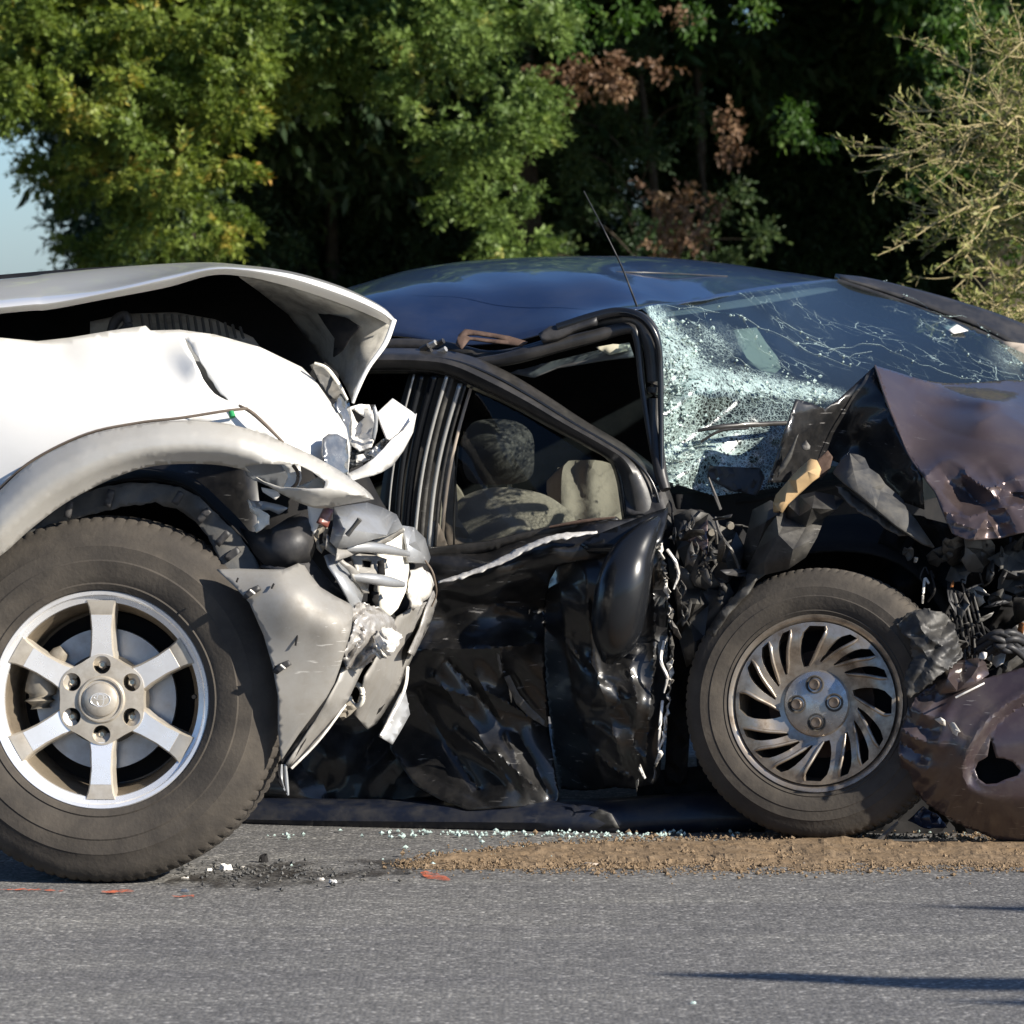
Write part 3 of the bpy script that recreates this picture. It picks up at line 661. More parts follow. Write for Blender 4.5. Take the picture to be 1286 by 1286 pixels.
tree('russet_tree', 'slender tree with russet brown leaves hanging in front of dark evergreens', gz(890, 25.6), P(870, -60, 25.6),
     cl([(745, 95, 34), (715, 108, 24), (790, 90, 26), (765, 110, 24), (685, 85, 14), (835, 80, 16), (730, 80, 16), (925, 145, 17), (930, 175, 19), (925, 195, 12), (850, 250, 22), (845, 285, 28), (870, 300, 26), (880, 265, 17), (820, 235, 10), (905, 245, 10), (830, 310, 15), (860, 10, 20)], 23.6, .15, 12, 360), BROAD, 'leaf_brown', seed=6, tr=.03, scale=.8)
tree('maple_tree', 'broad leaved green tree spreading behind the thorny shrub', gz(1250, 24.6), P(1250, -380, 24.6),
     cl([(1010, 150, 28), (1030, 165, 18), (985, 160, 14), (890, 20, 22), (955, 12, 20), (770, 25, 20), (735, 40, 22), (710, 20, 26), (800, 10, 18), (1180, 50, 40), (1230, 40, 44), (1270, 70, 36), (1215, 105, 36), (1260, 140, 40), (1240, 190, 34), (1280, 230, 40), (1200, 15, 36), (1280, 10, 44), (1180, 225, 22), (1275, 310, 40), (1225, 290, 26)], 22.9, .3, 13, 420)
     + fill(1060, 1500, -520, -60, 24.4, 120, 40, 14, 1.3, 60, 2.6), BROAD, 'leaf_mid', seed=7, scale=.85)
tree('field_tree', 'rounded dark green tree standing apart beyond the suv', gz(-820, 27), P(-820, -350, 27), fill(-1250, -420, -420, 330, 27, 130, 60, 71, 1.0, 45, 2.2), BROAD, 'leaf_mid', seed=17, tr=.1)
tree('field_tree', 'rounded mid green tree standing apart beyond the thorny shrub', gz(1800, 25.5), P(1800, -350, 25.5), fill(1480, 2300, -420, 350, 25.8, 130, 64, 72, 1.0, 45, 2.2), BROAD, 'leaf_mid', seed=18, tr=.1)
def far_hedge():
    rn = np.random.default_rng(90); n = 7000; x = rn.uniform(-260, 260, n); top = 2.1 + .4 * np.sin(x / 11) + .3 * np.sin(x / 4.1)
    p = np.stack([x, 400 + rn.uniform(-3, 3, n), rn.uniform(0, 1, n) * top], 1)
    o = foliage('far_hedgerow', p, rn.normal(0, 1, (n, 3)), rn.uniform(8, 14, n), rn.uniform(.1, .9, n), BROAD, M['leaf_ivy'], None, rn)
    tag(o, 'low dark hedgerow along the horizon beyond the fields', 'hedge', kind='stuff')
far_hedge()
# thorny shrub on the right, nearer
def thorn_shrub():
    d0 = 15.6; rg = random.Random(5); root = thing('thorn_shrub', tuple(P(1420, 370, d0).xy) + (.05,), 'thorny olive shrub with pale spiky twigs reaching over the dark sedan', 'shrub', 'trees and shrubs beyond the road')
    mains = [[(1420, 420), (1340, 250), (1235, 190), (1150, 165), (1088, 205)], [(1420, 420), (1330, 230), (1210, 150), (1120, 140), (1100, 148)], [(1430, 420), (1330, 160), (1240, 110), (1180, 80), (1135, 60)],
             [(1420, 420), (1300, 220), (1245, 240), (1190, 265), (1115, 268)], [(1420, 420), (1310, 210), (1240, 245), (1215, 250), (1130, 290)], [(1420, 430), (1320, 270), (1225, 265), (1200, 310), (1185, 325)],
             [(1420, 430), (1330, 330), (1260, 350), (1215, 335), (1170, 365)], [(1420, 420), (1330, 120), (1270, 70), (1230, 55), (1210, 40)], [(1430, 430), (1340, 380), (1270, 390), (1230, 385), (1190, 372)],
             [(1420, 420), (1300, 180), (1200, 205), (1130, 190), (1075, 200)], [(1430, 430), (1340, 300), (1270, 300), (1240, 320), (1210, 300)], [(1420, 420), (1310, 150), (1250, 140), (1190, 130), (1150, 118)],
             [(1430, 430), (1320, 190), (1280, 160), (1220, 165), (1160, 200)], [(1420, 430), (1330, 340), (1290, 345), (1250, 370), (1240, 400)], [(1430, 430), (1330, 100), (1300, 60), (1270, 50), (1240, 70)]]
    mains = [[(x + 26 * (i / 4), y) for i, (x, y) in enumerate(m_)] for m_ in mains]
    for k in range(9):
        y = rg.uniform(60, 400); mains.append([(1430, 420), (1340, (y + 420) / 2 - 30), (1290, y + rg.uniform(-20, 20)), (1250 + rg.uniform(-30, 30), y + rg.uniform(-30, 30)), (1215 + rg.uniform(-40, 50), y + rg.uniform(-40, 40))])
    v = []; f = []; PP = []; DD = []
    def add(pts, r0, r1):
        n = len(pts); q = crom([tuple(p) + (r0 + (r1 - r0) * i / (n - 1),) for i, p in enumerate(pts)], n * 4)
        vv, ff = tube_data(q, 5, v0=len(v)); v.extend(vv); f.extend(ff); return q
    for m_ in mains:
        dd = d0 + rg.uniform(-.5, .5)
        q = add([P(x, y, d0 + (dd - d0) * i / 4) for i, (x, y) in enumerate(m_)], .0065, .002)
        for k in range(34):
            t = rg.uniform(.36, 1); i = min(int(t * (len(q) - 1)), len(q) - 2); a = Vector(q[i][:3]); tg = (Vector(q[i + 1][:3]) - a).normalized()
            side = Vector((rg.uniform(-1, 1), rg.uniform(-1, 1), rg.uniform(-.6, 1))); dr = (tg * .9 + side * .9).normalized(); ln = rg.choice([.03, .05, .09, .17, .26]) * rg.uniform(.7, 1.2)
            e = a + dr * ln; add([a, a.lerp(e, .5) + Vector((rg.uniform(-1, 1), 0, rg.uniform(-1, 1))) * ln * .10, e], .0024, .0010)
            for s in range(int(ln / .022) + 1):
                p = a.lerp(e, rg.uniform(.2, 1)); d2 = (dr * .6 + Vector((rg.uniform(-1, 1), rg.uniform(-1, 1), rg.uniform(-1, 1)))).normalized()
                if rg.random() < .5: add([p, p + d2 * rg.uniform(.015, .04)], .0016, .0006)
                if rg.random() < .8: PP.append(p); DD.append(d2)
    mesh('trunk', v, f, M['twig'], root)
    rn = np.random.default_rng(4); n = len(PP)
    foliage('crown', np.array([tuple(p) for p in PP]), np.array([tuple(p) for p in DD]), rn.uniform(.35, .7, n), np.clip(rn.normal(.55, .25, n), 0, 1), sprig(4, .05, .042, .016, 8), M['leaf_olive'], root, rn)
    p2, d2 = zip(*[clump_pts(c, r, int(w_ * (r / .2) ** 2), rn) for c, r, w_, _ in fill(1260, 1480, 60, 400, 16.2, 28, 16, 15, .2, 60)])
    p2 = np.vstack(p2); foliage('crown', p2, np.vstack(d2), rn.uniform(.5, .9, len(p2)), np.clip(rn.normal(.35, .2, len(p2)), 0, 1), SMALL, M['leaf_olive'], root, rn)
thorn_shrub()
# trees on the other side of the road, behind the photographer (seen mirrored in paint and glass)
for k, (x, y, h, lb) in enumerate([(-13, -20, 5.2, 'roadside tree across the road, widest crown of its row'), (-6.5, -23, 4.6, 'roadside tree across the road, lowest crown of its row'), (0, -21, 5.4, 'roadside tree across the road, tallest crown of its row'),
                                   (6, -25, 4.2, 'roadside tree across the road, thin crowned'), (12, -22, 4.4, 'roadside tree across the road, last of its row')]):
    rg = random.Random(40 + k); cs = []
    for i in range(34): a = rg.uniform(0, 6.28); r = rg.uniform(.2, 1) ** .5 * 3.0; cs.append((Vector((x + r * math.cos(a), y + r * .7 * math.sin(a), rg.uniform(.8, h))), rg.uniform(.7, 1.1), 7))
    tree('roadside_tree', lb, (x, y, .15), (x, y, h - .8), cs, BROAD, 'leaf_dark', 'trees across the road', 60 + k, 3.6, 1.0)
# unseen bare tree added out of frame, limbs shaped to shadow the near asphalt
def shadow_branches():
    tgt = [[(2300, 1262), (1286, 1240), (1100, 1231), (950, 1226), (830, 1224)], [(2300, 1165), (1286, 1143), (1200, 1139), (1160, 1138)], [(2300, 1285), (1286, 1262), (1230, 1260), (1190, 1258)]]
    b0 = Vector((9.5, -4.0, 0)); root = thing('shadow_tree', b0, 'unseen leafless tree added beside the near lane to cast thin shadows', 'tree')
    v, f = tube_data(crom([tuple(b0) + (.12,), (9.2, -3.6, 2.0, .1), (8.3, -2.6, 3.6, .06)], 12), 10); top = Vector((8.3, -2.6, 3.6))
    for k, t in enumerate(tgt):
        pts = []
        for i, (x, y) in enumerate(t):
            g = G(x, y); s = (2.2 + .35 * k) / TO_SUN.z; pts.append(g + TO_SUN * s)
        q = crom([tuple(top.lerp(Vector(b0), .1 * k)) + (.045,)] + [tuple(p) + (r,) for p, r in zip(pts, [.075, .065, .060, .046, .012] if len(pts) == 5 else [.05, .040, .025, .006])], 40)
        vv, ff = tube_data(q, 7, v0=len(v)); v += vv; f += ff
    mesh('trunk', v, f, M['bark'], root)
shadow_branches()
#@@SUV@@
# ================================================================== SUV
gp = G(125, 1113)
suv = thing('crashed_suv', (gp.x, gp.y, 0), 'pearl white and champagne suv with buckled hood and torn off front bumper', 'suv', None)
def aim(n):
    y = -Vector(n).normalized(); z = Vector((0, 0, 1)); x = y.cross(z).normalized(); z = x.cross(y)
    return Matrix((x, y, z)).transposed().to_4x4()
def set_mats(o, second, pick):
    o.data.materials.append(second)
    for p in o.data.polygons:
        if pick(p): p.material_index = 1
def nut(parent, a, r, y0, y1, rad, mat, name='lug_nut'):
    v = []; f = []; n = 6; cx, cz = r * math.cos(a), r * math.sin(a)
    rings = [(rad, y1), (rad, y0 + .004), (rad * .8, y0), (rad * .45, y0 - .0035)]
    for rr, y in rings:
        for k in range(n): v.append((cx + rr * math.cos(k * math.pi / 3 + a), y, cz + rr * math.sin(k * math.pi / 3 + a)))
    for j in range(3):
        for k in range(n): f.append((j * n + k, j * n + (k + 1) % n, (j + 1) * n + (k + 1) % n, (j + 1) * n + k))
    f.append(tuple(3 * n + k for k in range(n)))
    return mesh(name, v, f, mat, parent, 25, local=True)
def tyre_profile(R0, rb, w):
    h = w / 2; s = R0 - rb
    o = [(rb, -h * .78), (rb + .03 * s, -h * .87), (rb + .10 * s, -h * .92), (rb + .12 * s, -h * .905), (rb + .22 * s, -h * .965), (rb + .40 * s, -h), (rb + .42 * s, -h * .985), (rb + .60 * s, -h * .985), (rb + .62 * s, -h * .965), (rb + .74 * s, -h * .93),
         (rb + .84 * s, -h * .87), (rb + .91 * s, -h * .80), (rb + .965 * s, -h * .70), (rb + .985 * s, -h * .6)]
    t = [(R0, -h * .48), (R0, -h * .30), (R0 - .008, -h * .28), (R0 - .008, -h * .20), (R0, -h * .18)]
    half = o + t
    return half + [(r, -y) for r, y in half[::-1]]
def tyre(parent, R0, rb, w, seg, per, depth, flat):
    pr = tyre_profile(R0, rb, w); n = len(pr)
    def mod(s, i, r, y):
        if r > rb + .93 * (R0 - rb) and (s % per) == (0 if y < 0 else per // 2): r -= depth; y *= (.985 if r > rb + .9 * (R0 - rb) else 1)
        z = r * math.sin(2 * math.pi * s / seg)
        if z < -flat: pass
        return r, y
    return lathe('tyre', pr, M['tyre'], parent, seg, 30, mod)
def squash(hub, o):
    """the tyre stands on the road: flatten what would sink below it"""
    m = Matrix.Translation(base(hub.parent)) @ hub.matrix_basis; mi = m.inverted()
    for v in o.data.vertices:
        w_ = m @ v.co
        if w_.z < .003: w_.z = .003; v.co = mi @ w_
def emb(parent, cx, cz, rx, rz, y, rad, mat):
    q = [(cx + rx * math.cos(a), y, cz + rz * math.sin(a), rad) for a in np.linspace(0, 2 * math.pi, 33)]
    v, f = tube_data(q, 5); return mesh('emblem', v, f, mat, parent, 60, local=True)

def suv_wheel():
    b = base(suv)
    c = P(125.5, 879, 10.0); n = Vector((-.06, -1, .055))
    nn = n.normalized(); o = c - nn * .118
    hub = lathe('wheel', [(0.0, -.02), (.05, -.02), (.05, .10), (0, .10)], M['hubdark'], suv, 32)
    hub.matrix_local = Matrix.Translation(o - b) @ aim(n)
    ty = tyre(hub, .396, .232, .272, 384, 4, .0035, .37); squash(hub, ty)
    lathe('rim', [(.214, -.06), (.209, -.092), (.2105, -.1), (.2225, -.106), (.2255, -.1125), (.2325, -.1145), (.2365, -.110), (.2365, -.10), (.232, -.095), (.214, -.05)], M['alu'], hub, 128, 25, closed=True)
    lathe('rim_barrel', [(.2125, -.085), (.2075, -.080), (.205, -.07), (.196, -.05), (.190, .0), (.188, .11)], M['barrel'], hub, 96)
    lathe('brake_disc', [(.075, -.02), (.078, -.028), (.152, -.028), (.152, -.004), (.075, -.004)], M['brake'], hub, 96)
    lathe('back_plate', [(0.0, .03), (.185, .035)], M['void'], hub, 48)
    for k in range(6):
        a = math.pi / 2 + k * math.pi / 3; ca, sa = math.cos(a), math.sin(a); v = []; f = []
        secs = [(.072, .026, -.078), (.092, .0245, -.090), (.110, .0215, -.093), (.150, .0200, -.096), (.182, .0225, -.099), (.1825, .0225, -.0985), (.200, .0255, -.103), (.2135, .031, -.104)]
        for r, hw, y in secs:
            for (t, yy) in ((-hw - .006, y + .045), (-hw - .0035, y + .006), (-hw, y), (hw, y), (hw + .0035, y + .006), (hw + .006, y + .045)):
                v.append((r * ca - t * sa, yy, r * sa + t * ca))
        m_ = 6
        for i in range(len(secs) - 1):
            for j in range(m_ - 1): f.append((i * m_ + j, i * m_ + j + 1, (i + 1) * m_ + j + 1, (i + 1) * m_ + j))
        s = mesh('spoke', v, f, M['alupaint'], hub, 20, local=True)
        set_mats(s, M['alu'], lambda p: p.index % 5 == 2 and 1 <= p.index // 5 <= 3)
        nut(hub, a, .0745, -.083, -.05, .0112, M['chrome'])
    ring = []
    for k in range(72):
        a = 2 * math.pi * k / 72; ring.append(((.094 + .004 * math.cos(6 * (a - math.pi / 2))) * math.cos(a), (.094 + .004 * math.cos(6 * (a - math.pi / 2))) * math.sin(a)))
    plate('hub_face', ring, [circ(.0195, 24, .0745 * math.cos(math.pi / 2 + k * math.pi / 3), .0745 * math.sin(math.pi / 2 + k * math.pi / 3)) for k in range(6)], -.095, -.045, M['alupaint'], hub, .012, lambda r: .09 * max(0, r - .07))
    lathe('pocket_floor', [(.03, -.052), (.098, -.052)], M['hubdark'], hub, 48)
    cap = lathe('centre_cap', [(.052, -.094), (.0475, -.101), (.044, -.101), (.0425, -.097), (.037, -.098), (.035, -.106), (.028, -.110), (.015, -.112), (0, -.1125)], M['alupaint'], hub, 64, 30)
    for rx, rz, cz in ((.021, .0145, 0), (.0075, .0135, 0), (.0135, .0055, .006)): emb(cap, 0, cz, rx, rz, -.1115, .0011, M['alu'])
    # caliper behind the spokes
    for nm, ang, r0, wd in (('caliper', 168, .140, .034), ('caliper_bolt', 138, .136, .020)):
        a0 = R(ang); pts = [(r0 * math.cos(a0 + t), -.05, r0 * math.sin(a0 + t)) for t in np.linspace(-.36, .36, 7)] if nm == 'caliper' else [(r0 * math.cos(a0 + t), -.055, r0 * math.sin(a0 + t)) for t in np.linspace(-.14, .14, 4)]
        q = [p + (wd * (.7 if i in (0, len(pts) - 1) else 1),) for i, p in enumerate(pts)]; v, f = tube_data(q, 10); mesh(nm, v, f, M['caliper'], hub, 50, local=True)
    v, f = tube_data([(.2 * math.cos(R(2)), -.085, .2 * math.sin(R(2)), .0055), (.2 * math.cos(R(2)), -.102, .2 * math.sin(R(2)), .0045)], 10); mesh('tyre_valve', v, f, M['void'], hub, 40, local=True)
suv_wheel()

# ---- hood: bent shell, sprung open
hA = [(-350, 432, 10.22), (0, 394, 10.16), (61, 389, 10.15), (131, 376, 10.13), (209, 361, 10.11), (264, 346, 10.10), (305, 347, 10.12), (348, 356, 10.13), (392, 369, 10.15), (440, 386, 10.17), (476, 401, 10.20), (491, 410, 10.24)]
hB = [(-350, 422, 10.19), (0, 386, 10.13), (61, 381, 10.12), (131, 368, 10.10), (209, 350, 10.08), (264, 338, 10.07), (305, 338, 10.09), (348, 343, 10.10), (392, 352, 10.12), (440, 368, 10.14), (479, 387, 10.17), (495, 401, 10.21)]
hB2 = [(-350, 410, 10.26), (0, 374, 10.25), (61, 369, 10.24), (131, 358, 10.24), (209, 343, 10.22), (264, 333.5, 10.2), (305, 335, 10.2), (348, 340, 10.2), (392, 349.5, 10.22), (440, 366, 10.24), (480, 386, 10.27), (496, 401, 10.3)]
hC = [(-350, 382, 10.72), (0, 351, 10.70), (61, 344, 10.69), (131, 337, 10.66), (209, 331, 10.62), (264, 329.5, 10.6), (305, 333, 10.55), (348, 338, 10.52), (392, 348, 10.5), (440, 364.5, 10.5), (481, 386, 10.5), (497, 402, 10.5)]
hD = [(-350, 388, 11.15), (0, 360, 11.1), (61, 352, 11.08), (131, 346, 11.05), (209, 340, 11.0), (264, 338, 10.95), (305, 340, 10.9), (348, 346, 10.85), (392, 356, 10.8), (440, 372, 10.8), (481, 392, 10.8), (496, 406, 10.8)]
hood = loft('hood', [hA, hB, hB2, hC, hD], M['suv_white'], suv, 90, 30, .003, 35)
sheet('hood_underside', [(300, 348), (348, 357), (392, 370), (440, 387), (478, 402), (493, 408), (483, 431), (462, 461), (449, 487), (443, 507), (436, 490), (424, 468), (405, 452), (385, 425), (362, 395), (325, 366)],
      [(300, 348, 10.2), (392, 370, 10.2), (440, 387, 10.22), (493, 408, 10.27), (462, 461, 10.22), (443, 507, 10.2), (430, 440, 10.33), (405, 452, 10.5), (385, 400, 10.45), (325, 366, 10.35)], M['primer'], suv, res=7, fold=folds(11, .008, 34, 4), thick=.004, smooth=30)
tube('hood_edge', [(495, 402, 10.2), (484, 431, 10.17), (463, 461, 10.15), (450, 487, 10.14), (443, 506, 10.14)], [.006, .006, .005, .005, .003], M['suv_white'], suv, 8, world=False)
sheet('hood_brace', [(398, 392), (432, 398), (452, 410), (440, 424), (430, 440), (418, 448), (420, 425), (408, 408)], [(398, 392, 10.36), (452, 410, 10.2), (430, 440, 10.24), (415, 420, 10.26)], M['void'], suv, res=6, fold=folds(12, .008, 18))
# ---- engine bay
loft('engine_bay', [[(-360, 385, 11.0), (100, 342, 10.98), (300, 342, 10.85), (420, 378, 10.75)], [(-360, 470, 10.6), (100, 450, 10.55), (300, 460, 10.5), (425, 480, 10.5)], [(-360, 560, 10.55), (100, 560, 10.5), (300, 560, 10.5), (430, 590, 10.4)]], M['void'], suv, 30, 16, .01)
sheet('air_filter_housing', [(113, 404), (140, 398), (160, 394), (220, 392), (270, 401), (318, 424), (330, 440), (270, 428), (190, 422), (113, 424)], [(113, 404, 10.38), (220, 392, 10.42), (330, 440, 10.3), (190, 422, 10.33)], M['primer'], suv, res=7)
for k in range(14):
    x = 178 + k * 9.5; tube('cooling_rib', [(x, 395 + .0035 * (x - 200) ** 2 * .45, 10.36), (x + 4, 424, 10.31)], .0035, M['liner'], suv, 6, world=False)
tube('hood_latch', [(138, 418, 10.3), (146, 402, 10.3), (158, 396, 10.29), (160, 410, 10.29), (150, 416, 10.29)], [.008, .012, .010, .012, .006], M['blackplastic'], suv, 8, world=False)
# ---- fender with crack
crack = [(232, 424), (236, 436), (240, 443), (246, 457), (251, 466), (255, 476), (262, 486), (269, 494), (277, 499), (288, 504), (283, 498), (277, 494), (271, 486), (268, 480), (262, 473), (259, 464), (253, 455), (249, 447), (243, 440), (240, 433)]
fender = sheet('fender', [(-380, 470), (-200, 440), (0, 424), (46, 428.5), (87, 424), (140, 415), (183, 409), (189, 415), (226, 414), (270, 420), (327, 436), (379, 461), (396, 478), (418, 509), (435, 537), (440, 561), (437, 600), (420, 598), (404, 592), (404, 590), (370, 566), (330, 548), (283, 536), (226, 532), (170, 537), (109, 552), (43, 584), (0, 622), (-60, 700), (-100, 900), (-380, 920)],
      [(-380, 470, 10.22), (-380, 900, 10.08), (-100, 880, 10.05), (0, 424, 10.17), (0, 500, 10.06), (0, 615, 10.01), (87, 424, 10.17), (109, 550, 9.99), (120, 470, 10.06), (183, 409, 10.17), (226, 414, 10.15), (226, 470, 10.05), (226, 530, 9.985), (247, 450, 10.045), (260, 480, 10.035), (270, 420, 10.15), (327, 436, 10.16), (300, 490, 10.05), (300, 535, 9.99), (379, 461, 10.20), (370, 520, 10.06), (370, 565, 10.0), (418, 509, 10.17), (420, 560, 10.08), (440, 561, 10.14), (437, 600, 10.10), (404, 592, 10.03)],
      M['suv_white'], suv, [crack], 8, lambda a: .018 * np.exp(-((a[:, 0] - 60 - .45 * (a[:, 1] - 425)) / 26) ** 2) * np.clip((470 - a[:, 1]) / 50, 0, 1), .004, 60)
sheet('inner_fender', [(200, 420), (300, 430), (400, 500), (430, 560), (330, 545), (215, 525)], [(200, 420, 10.24), (300, 430, 10.24), (430, 560, 10.2), (215, 525, 10.12), (300, 500, 10.14)], M['suv_grey'], suv, res=16)
# brown seam between fender and flare, splitting away at the front
tube('seam_strip', [(-60, 672, 9.985), (0, 613, 9.972), (43, 577, 9.965), (109, 545, 9.955), (174, 531, 9.95), (226, 525, 9.945), (283, 516, 9.95), (311, 513, 9.96)], .0035, M['seam'], suv, 6, world=False)
tube('seam_strip', [(300, 509, 9.975), (316, 518, 9.965), (334, 534, 9.96), (356, 556, 9.96)], [.003, .0045, .0045, .0035], M['seam'], suv, 6, world=False)
sheet('filler_panel', [(232, 526), (283, 517), (311, 513), (330, 532), (352, 554), (330, 546), (283, 536)], [(232, 526, 9.975), (311, 513, 9.995), (352, 554, 9.985)], M['suv_white'], suv, res=7)
tube('clip', [(290, 517, 9.95), (292, 524, 9.945)], [.006, .007], M['green'], suv, 8, world=False)
# ---- wheel arch flare
FO = crom([(-110, 780), (-60, 680), (0, 616), (43, 579), (109, 547), (174, 533), (226, 528), (270, 530), (313, 539), (370, 561), (420, 587), (455, 611), (470, 625)], 1200)
FI = crom([(-70, 810), (-20, 720), (13, 688), (43, 661), (87, 629), (144, 600), (196, 585), (261, 583), (305, 590), (322, 600), (353, 620), (396, 638), (436, 633), (470, 627)], 1200)
def flare_d(a):
    do = np.min(np.linalg.norm(a[:, None] - FO[None], axis=2), axis=1); di = np.min(np.linalg.norm(a[:, None] - FI[None], axis=2), axis=1)
    t = do / (do + di + 1e-6); pr = np.interp(t, [0, .10, .3, .55, .70, .85, 1], [.1, .42, .85, 1.0, .92, .55, .25])
    x = a[:, 0]; return np.interp(x, [-110, 0, 100, 200, 300, 400, 470], [10.02, 9.965, 9.95, 9.945, 9.95, 9.975, 10.0]) - .05 * pr
flare = sheet('wheel_arch_flare', [tuple(q) for q in FO[::12]] + [tuple(q) for q in FI[::-12]],
      flare_d,
      M['suv_beige'], suv, [[(307, 586), (325, 583), (374, 583), (392, 592), (409, 605), (407, 613), (385, 614), (368, 613), (352, 612), (331, 605), (315, 595)]], 5, None, .0015, 50)
sheet('flare_bracket', [(300, 575), (345, 578), (362, 590), (372, 600), (360, 612), (335, 610), (310, 598)], [(300, 575, 10.06), (372, 600, 10.03), (335, 610, 10.05)], M['suv_grey'], suv, res=8)
sheet('flare_tab', [(352, 582), (376, 581), (378, 600), (372, 615), (356, 612), (362, 598)], [(352, 582, 10.02), (378, 600, 9.99), (356, 612, 10.0)], M['suv_white'], suv, res=6)
tube('seal', [(368, 584, 9.975), (374, 594, 9.97), (373, 606, 9.97), (366, 614, 9.975)], .004, M['seam'], suv, 6, world=False)
sheet('flare_tab', [(372, 612), (400, 600), (409, 607), (407, 615), (385, 616)], [(372, 612, 9.985), (409, 607, 9.98), (385, 616, 9.985)], M['suv_beige'], suv, res=6)
# ---- liner
sheet('wheel_liner', [(20, 688), (33, 668), (87, 625), (130, 611), (165, 606), (200, 607), (226, 612), (250, 624), (270, 643), (290, 662), (305, 679), (318, 697), (328, 716), (300, 722), (281, 716), (272, 695), (261, 674), (249, 659), (235, 648), (222, 639), (205, 636), (196, 630), (180, 634), (152, 637), (120, 645), (87, 653), (50, 672)],
      [(20, 688, 10.06), (87, 640, 10.06), (165, 606, 10.05), (196, 632, 10.06), (226, 612, 10.06), (235, 648, 10.07), (270, 643, 10.06), (305, 679, 10.05), (328, 716, 10.03), (281, 716, 10.03), (150, 622, 10.035), (250, 642, 10.045)], M['liner'], suv, res=6, fold=folds(14, .004, 40), smooth=30, ragged=.5)
for (a, b_) in (((88, 630), (84, 650)), ((140, 615), (134, 636)), ((228, 618), (219, 633)), ((262, 640), (249, 655)), ((287, 668), (272, 684)), ((300, 690), (284, 702))):
    ax, ay = a; bx, by = b_; ux, uy = (bx - ax), (by - ay); ll = math.hypot(ux, uy); wx, wy = -uy / ll * 4.5, ux / ll * 4.5
    sheet('liner_rib', [(ax - wx, ay - wy), (ax + wx, ay + wy), (bx + wx, by + wy), (bx - wx, by - wy)], 10.022, M['blackplastic'], suv, res=6, thick=.012)
arc = [(-40, 740), (-10, 700), (40, 655), (100, 622), (165, 604), (230, 612), (272, 645), (305, 680), (330, 720), (352, 790), (360, 870), (352, 960)]
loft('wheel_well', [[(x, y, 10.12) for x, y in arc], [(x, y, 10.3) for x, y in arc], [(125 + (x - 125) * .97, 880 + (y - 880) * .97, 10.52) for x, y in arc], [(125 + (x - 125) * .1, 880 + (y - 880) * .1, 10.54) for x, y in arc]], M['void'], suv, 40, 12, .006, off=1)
# ---- bumper corner
bump = sheet('bumper_corner', [(272, 715), (300, 714), (330, 715), (356, 715), (366, 711), (379, 705), (390, 722), (402, 737), (420, 748), (441, 759), (444, 768), (441, 790), (434, 815), (427, 838), (420, 858), (410, 876), (395, 896), (376, 921), (358, 948), (353, 956), (349, 918), (349, 875), (342, 836), (331, 798), (313, 757), (293, 735)],
      [(272, 715, 9.965), (293, 735, 9.945), (331, 798, 9.925), (349, 875, 9.93), (353, 956, 9.96), (330, 714, 9.955), (356, 715, 9.955), (379, 705, 10.03), (402, 737, 9.985), (441, 759, 10.01), (380, 740, 9.93), (434, 815, 9.945), (420, 858, 9.95), (376, 921, 9.95), (390, 800, 9.915), (425, 775, 9.93)],
      M['suv_bumper'], suv, res=6, fold=lambda a: .0012 * np.sin(a[:, 0] / 17 + a[:, 1] / 29), smooth=60)
for x, y in ((316, 744), (354, 838)):
    o = sheet('bumper_clip', [(x - 12, y + 6), (x - 4, y - 4), (x + 8, y - 9), (x + 12, y - 3), (x + 2, y + 3), (x - 6, y + 9)], 9.915, M['blackplastic'], suv, res=4, thick=.01)
    tube('clip_tab', [(x - 2, y - 3, 9.905), (x + 4, y + 2, 9.905)], .003, M['torn'], suv, 6, world=False)
for a, b_ in (((374, 795), (371, 811)), ((344, 733), (341, 739)), ((299, 726), (297, 731))): tube('slot', [a + (9.915,), b_ + (9.91,)], .0022, M['void'], suv, 6, world=False)
# lower lip, front skin, flap, hook
sheet('bumper_lip', [(460, 832), (452, 848), (437, 880), (412, 915), (394, 938), (366, 966), (360, 960), (380, 930), (396, 906), (412, 878), (424, 856), (431, 838), (445, 836)], [(460, 832, 10.1), (437, 880, 10.03), (366, 966, 10.0), (396, 906, 9.985), (431, 838, 10.0)], M['suv_bumper'], suv, res=7, fold=folds(18, .003, 30))
tube('lip_edge', [(366, 965, 9.985), (394, 937, 10.0), (413, 914, 10.01), (434, 885, 10.03)], .003, M['torn'], suv, 6, world=False)
sheet('bumper_tear', [(352, 956), (362, 945), (382, 918), (386, 910), (388, 916), (384, 930), (372, 950), (362, 965), (356, 968)], 9.99, M['void'], suv, res=6)
for k in range(4): tube('torn_shred', [(352 + 2 * k, 960, 9.99), (351 + 3 * k, 978 + 4 * k, 9.985), (356 + 2 * k, 990 + 3 * k, 9.98)], [.004, .005, .002], M['suv_grey'] if k % 2 else M['void'], suv, 5, world=False)
sheet('bumper_front', [(548, 752), (541, 780), (530, 802), (518, 826), (505, 855), (495, 876), (473, 909), (462, 916), (446, 898), (452, 878), (459, 850), (470, 832), (486, 800), (500, 775), (520, 762)],
      [(548, 752, 10.62), (518, 826, 10.55), (473, 909, 10.42), (446, 898, 10.16), (470, 832, 10.14), (500, 775, 10.3), (490, 850, 10.32)], M['suv_bumper'], suv, res=7, fold=[folds(20, .006, 26), lambda a: .02 * np.clip((800 - a[:, 1]) / 50, 0, 1) * np.sin(a[:, 0] / 5)], smooth=30)
sheet('bumper_shell', [(545, 742), (549, 755), (541, 782), (520, 824), (514, 820), (528, 790), (536, 764)], [(545, 742, 10.6), (520, 824, 10.5), (528, 790, 10.48)], M['foil'], suv, res=5, fold=folds(21, .008, 12))
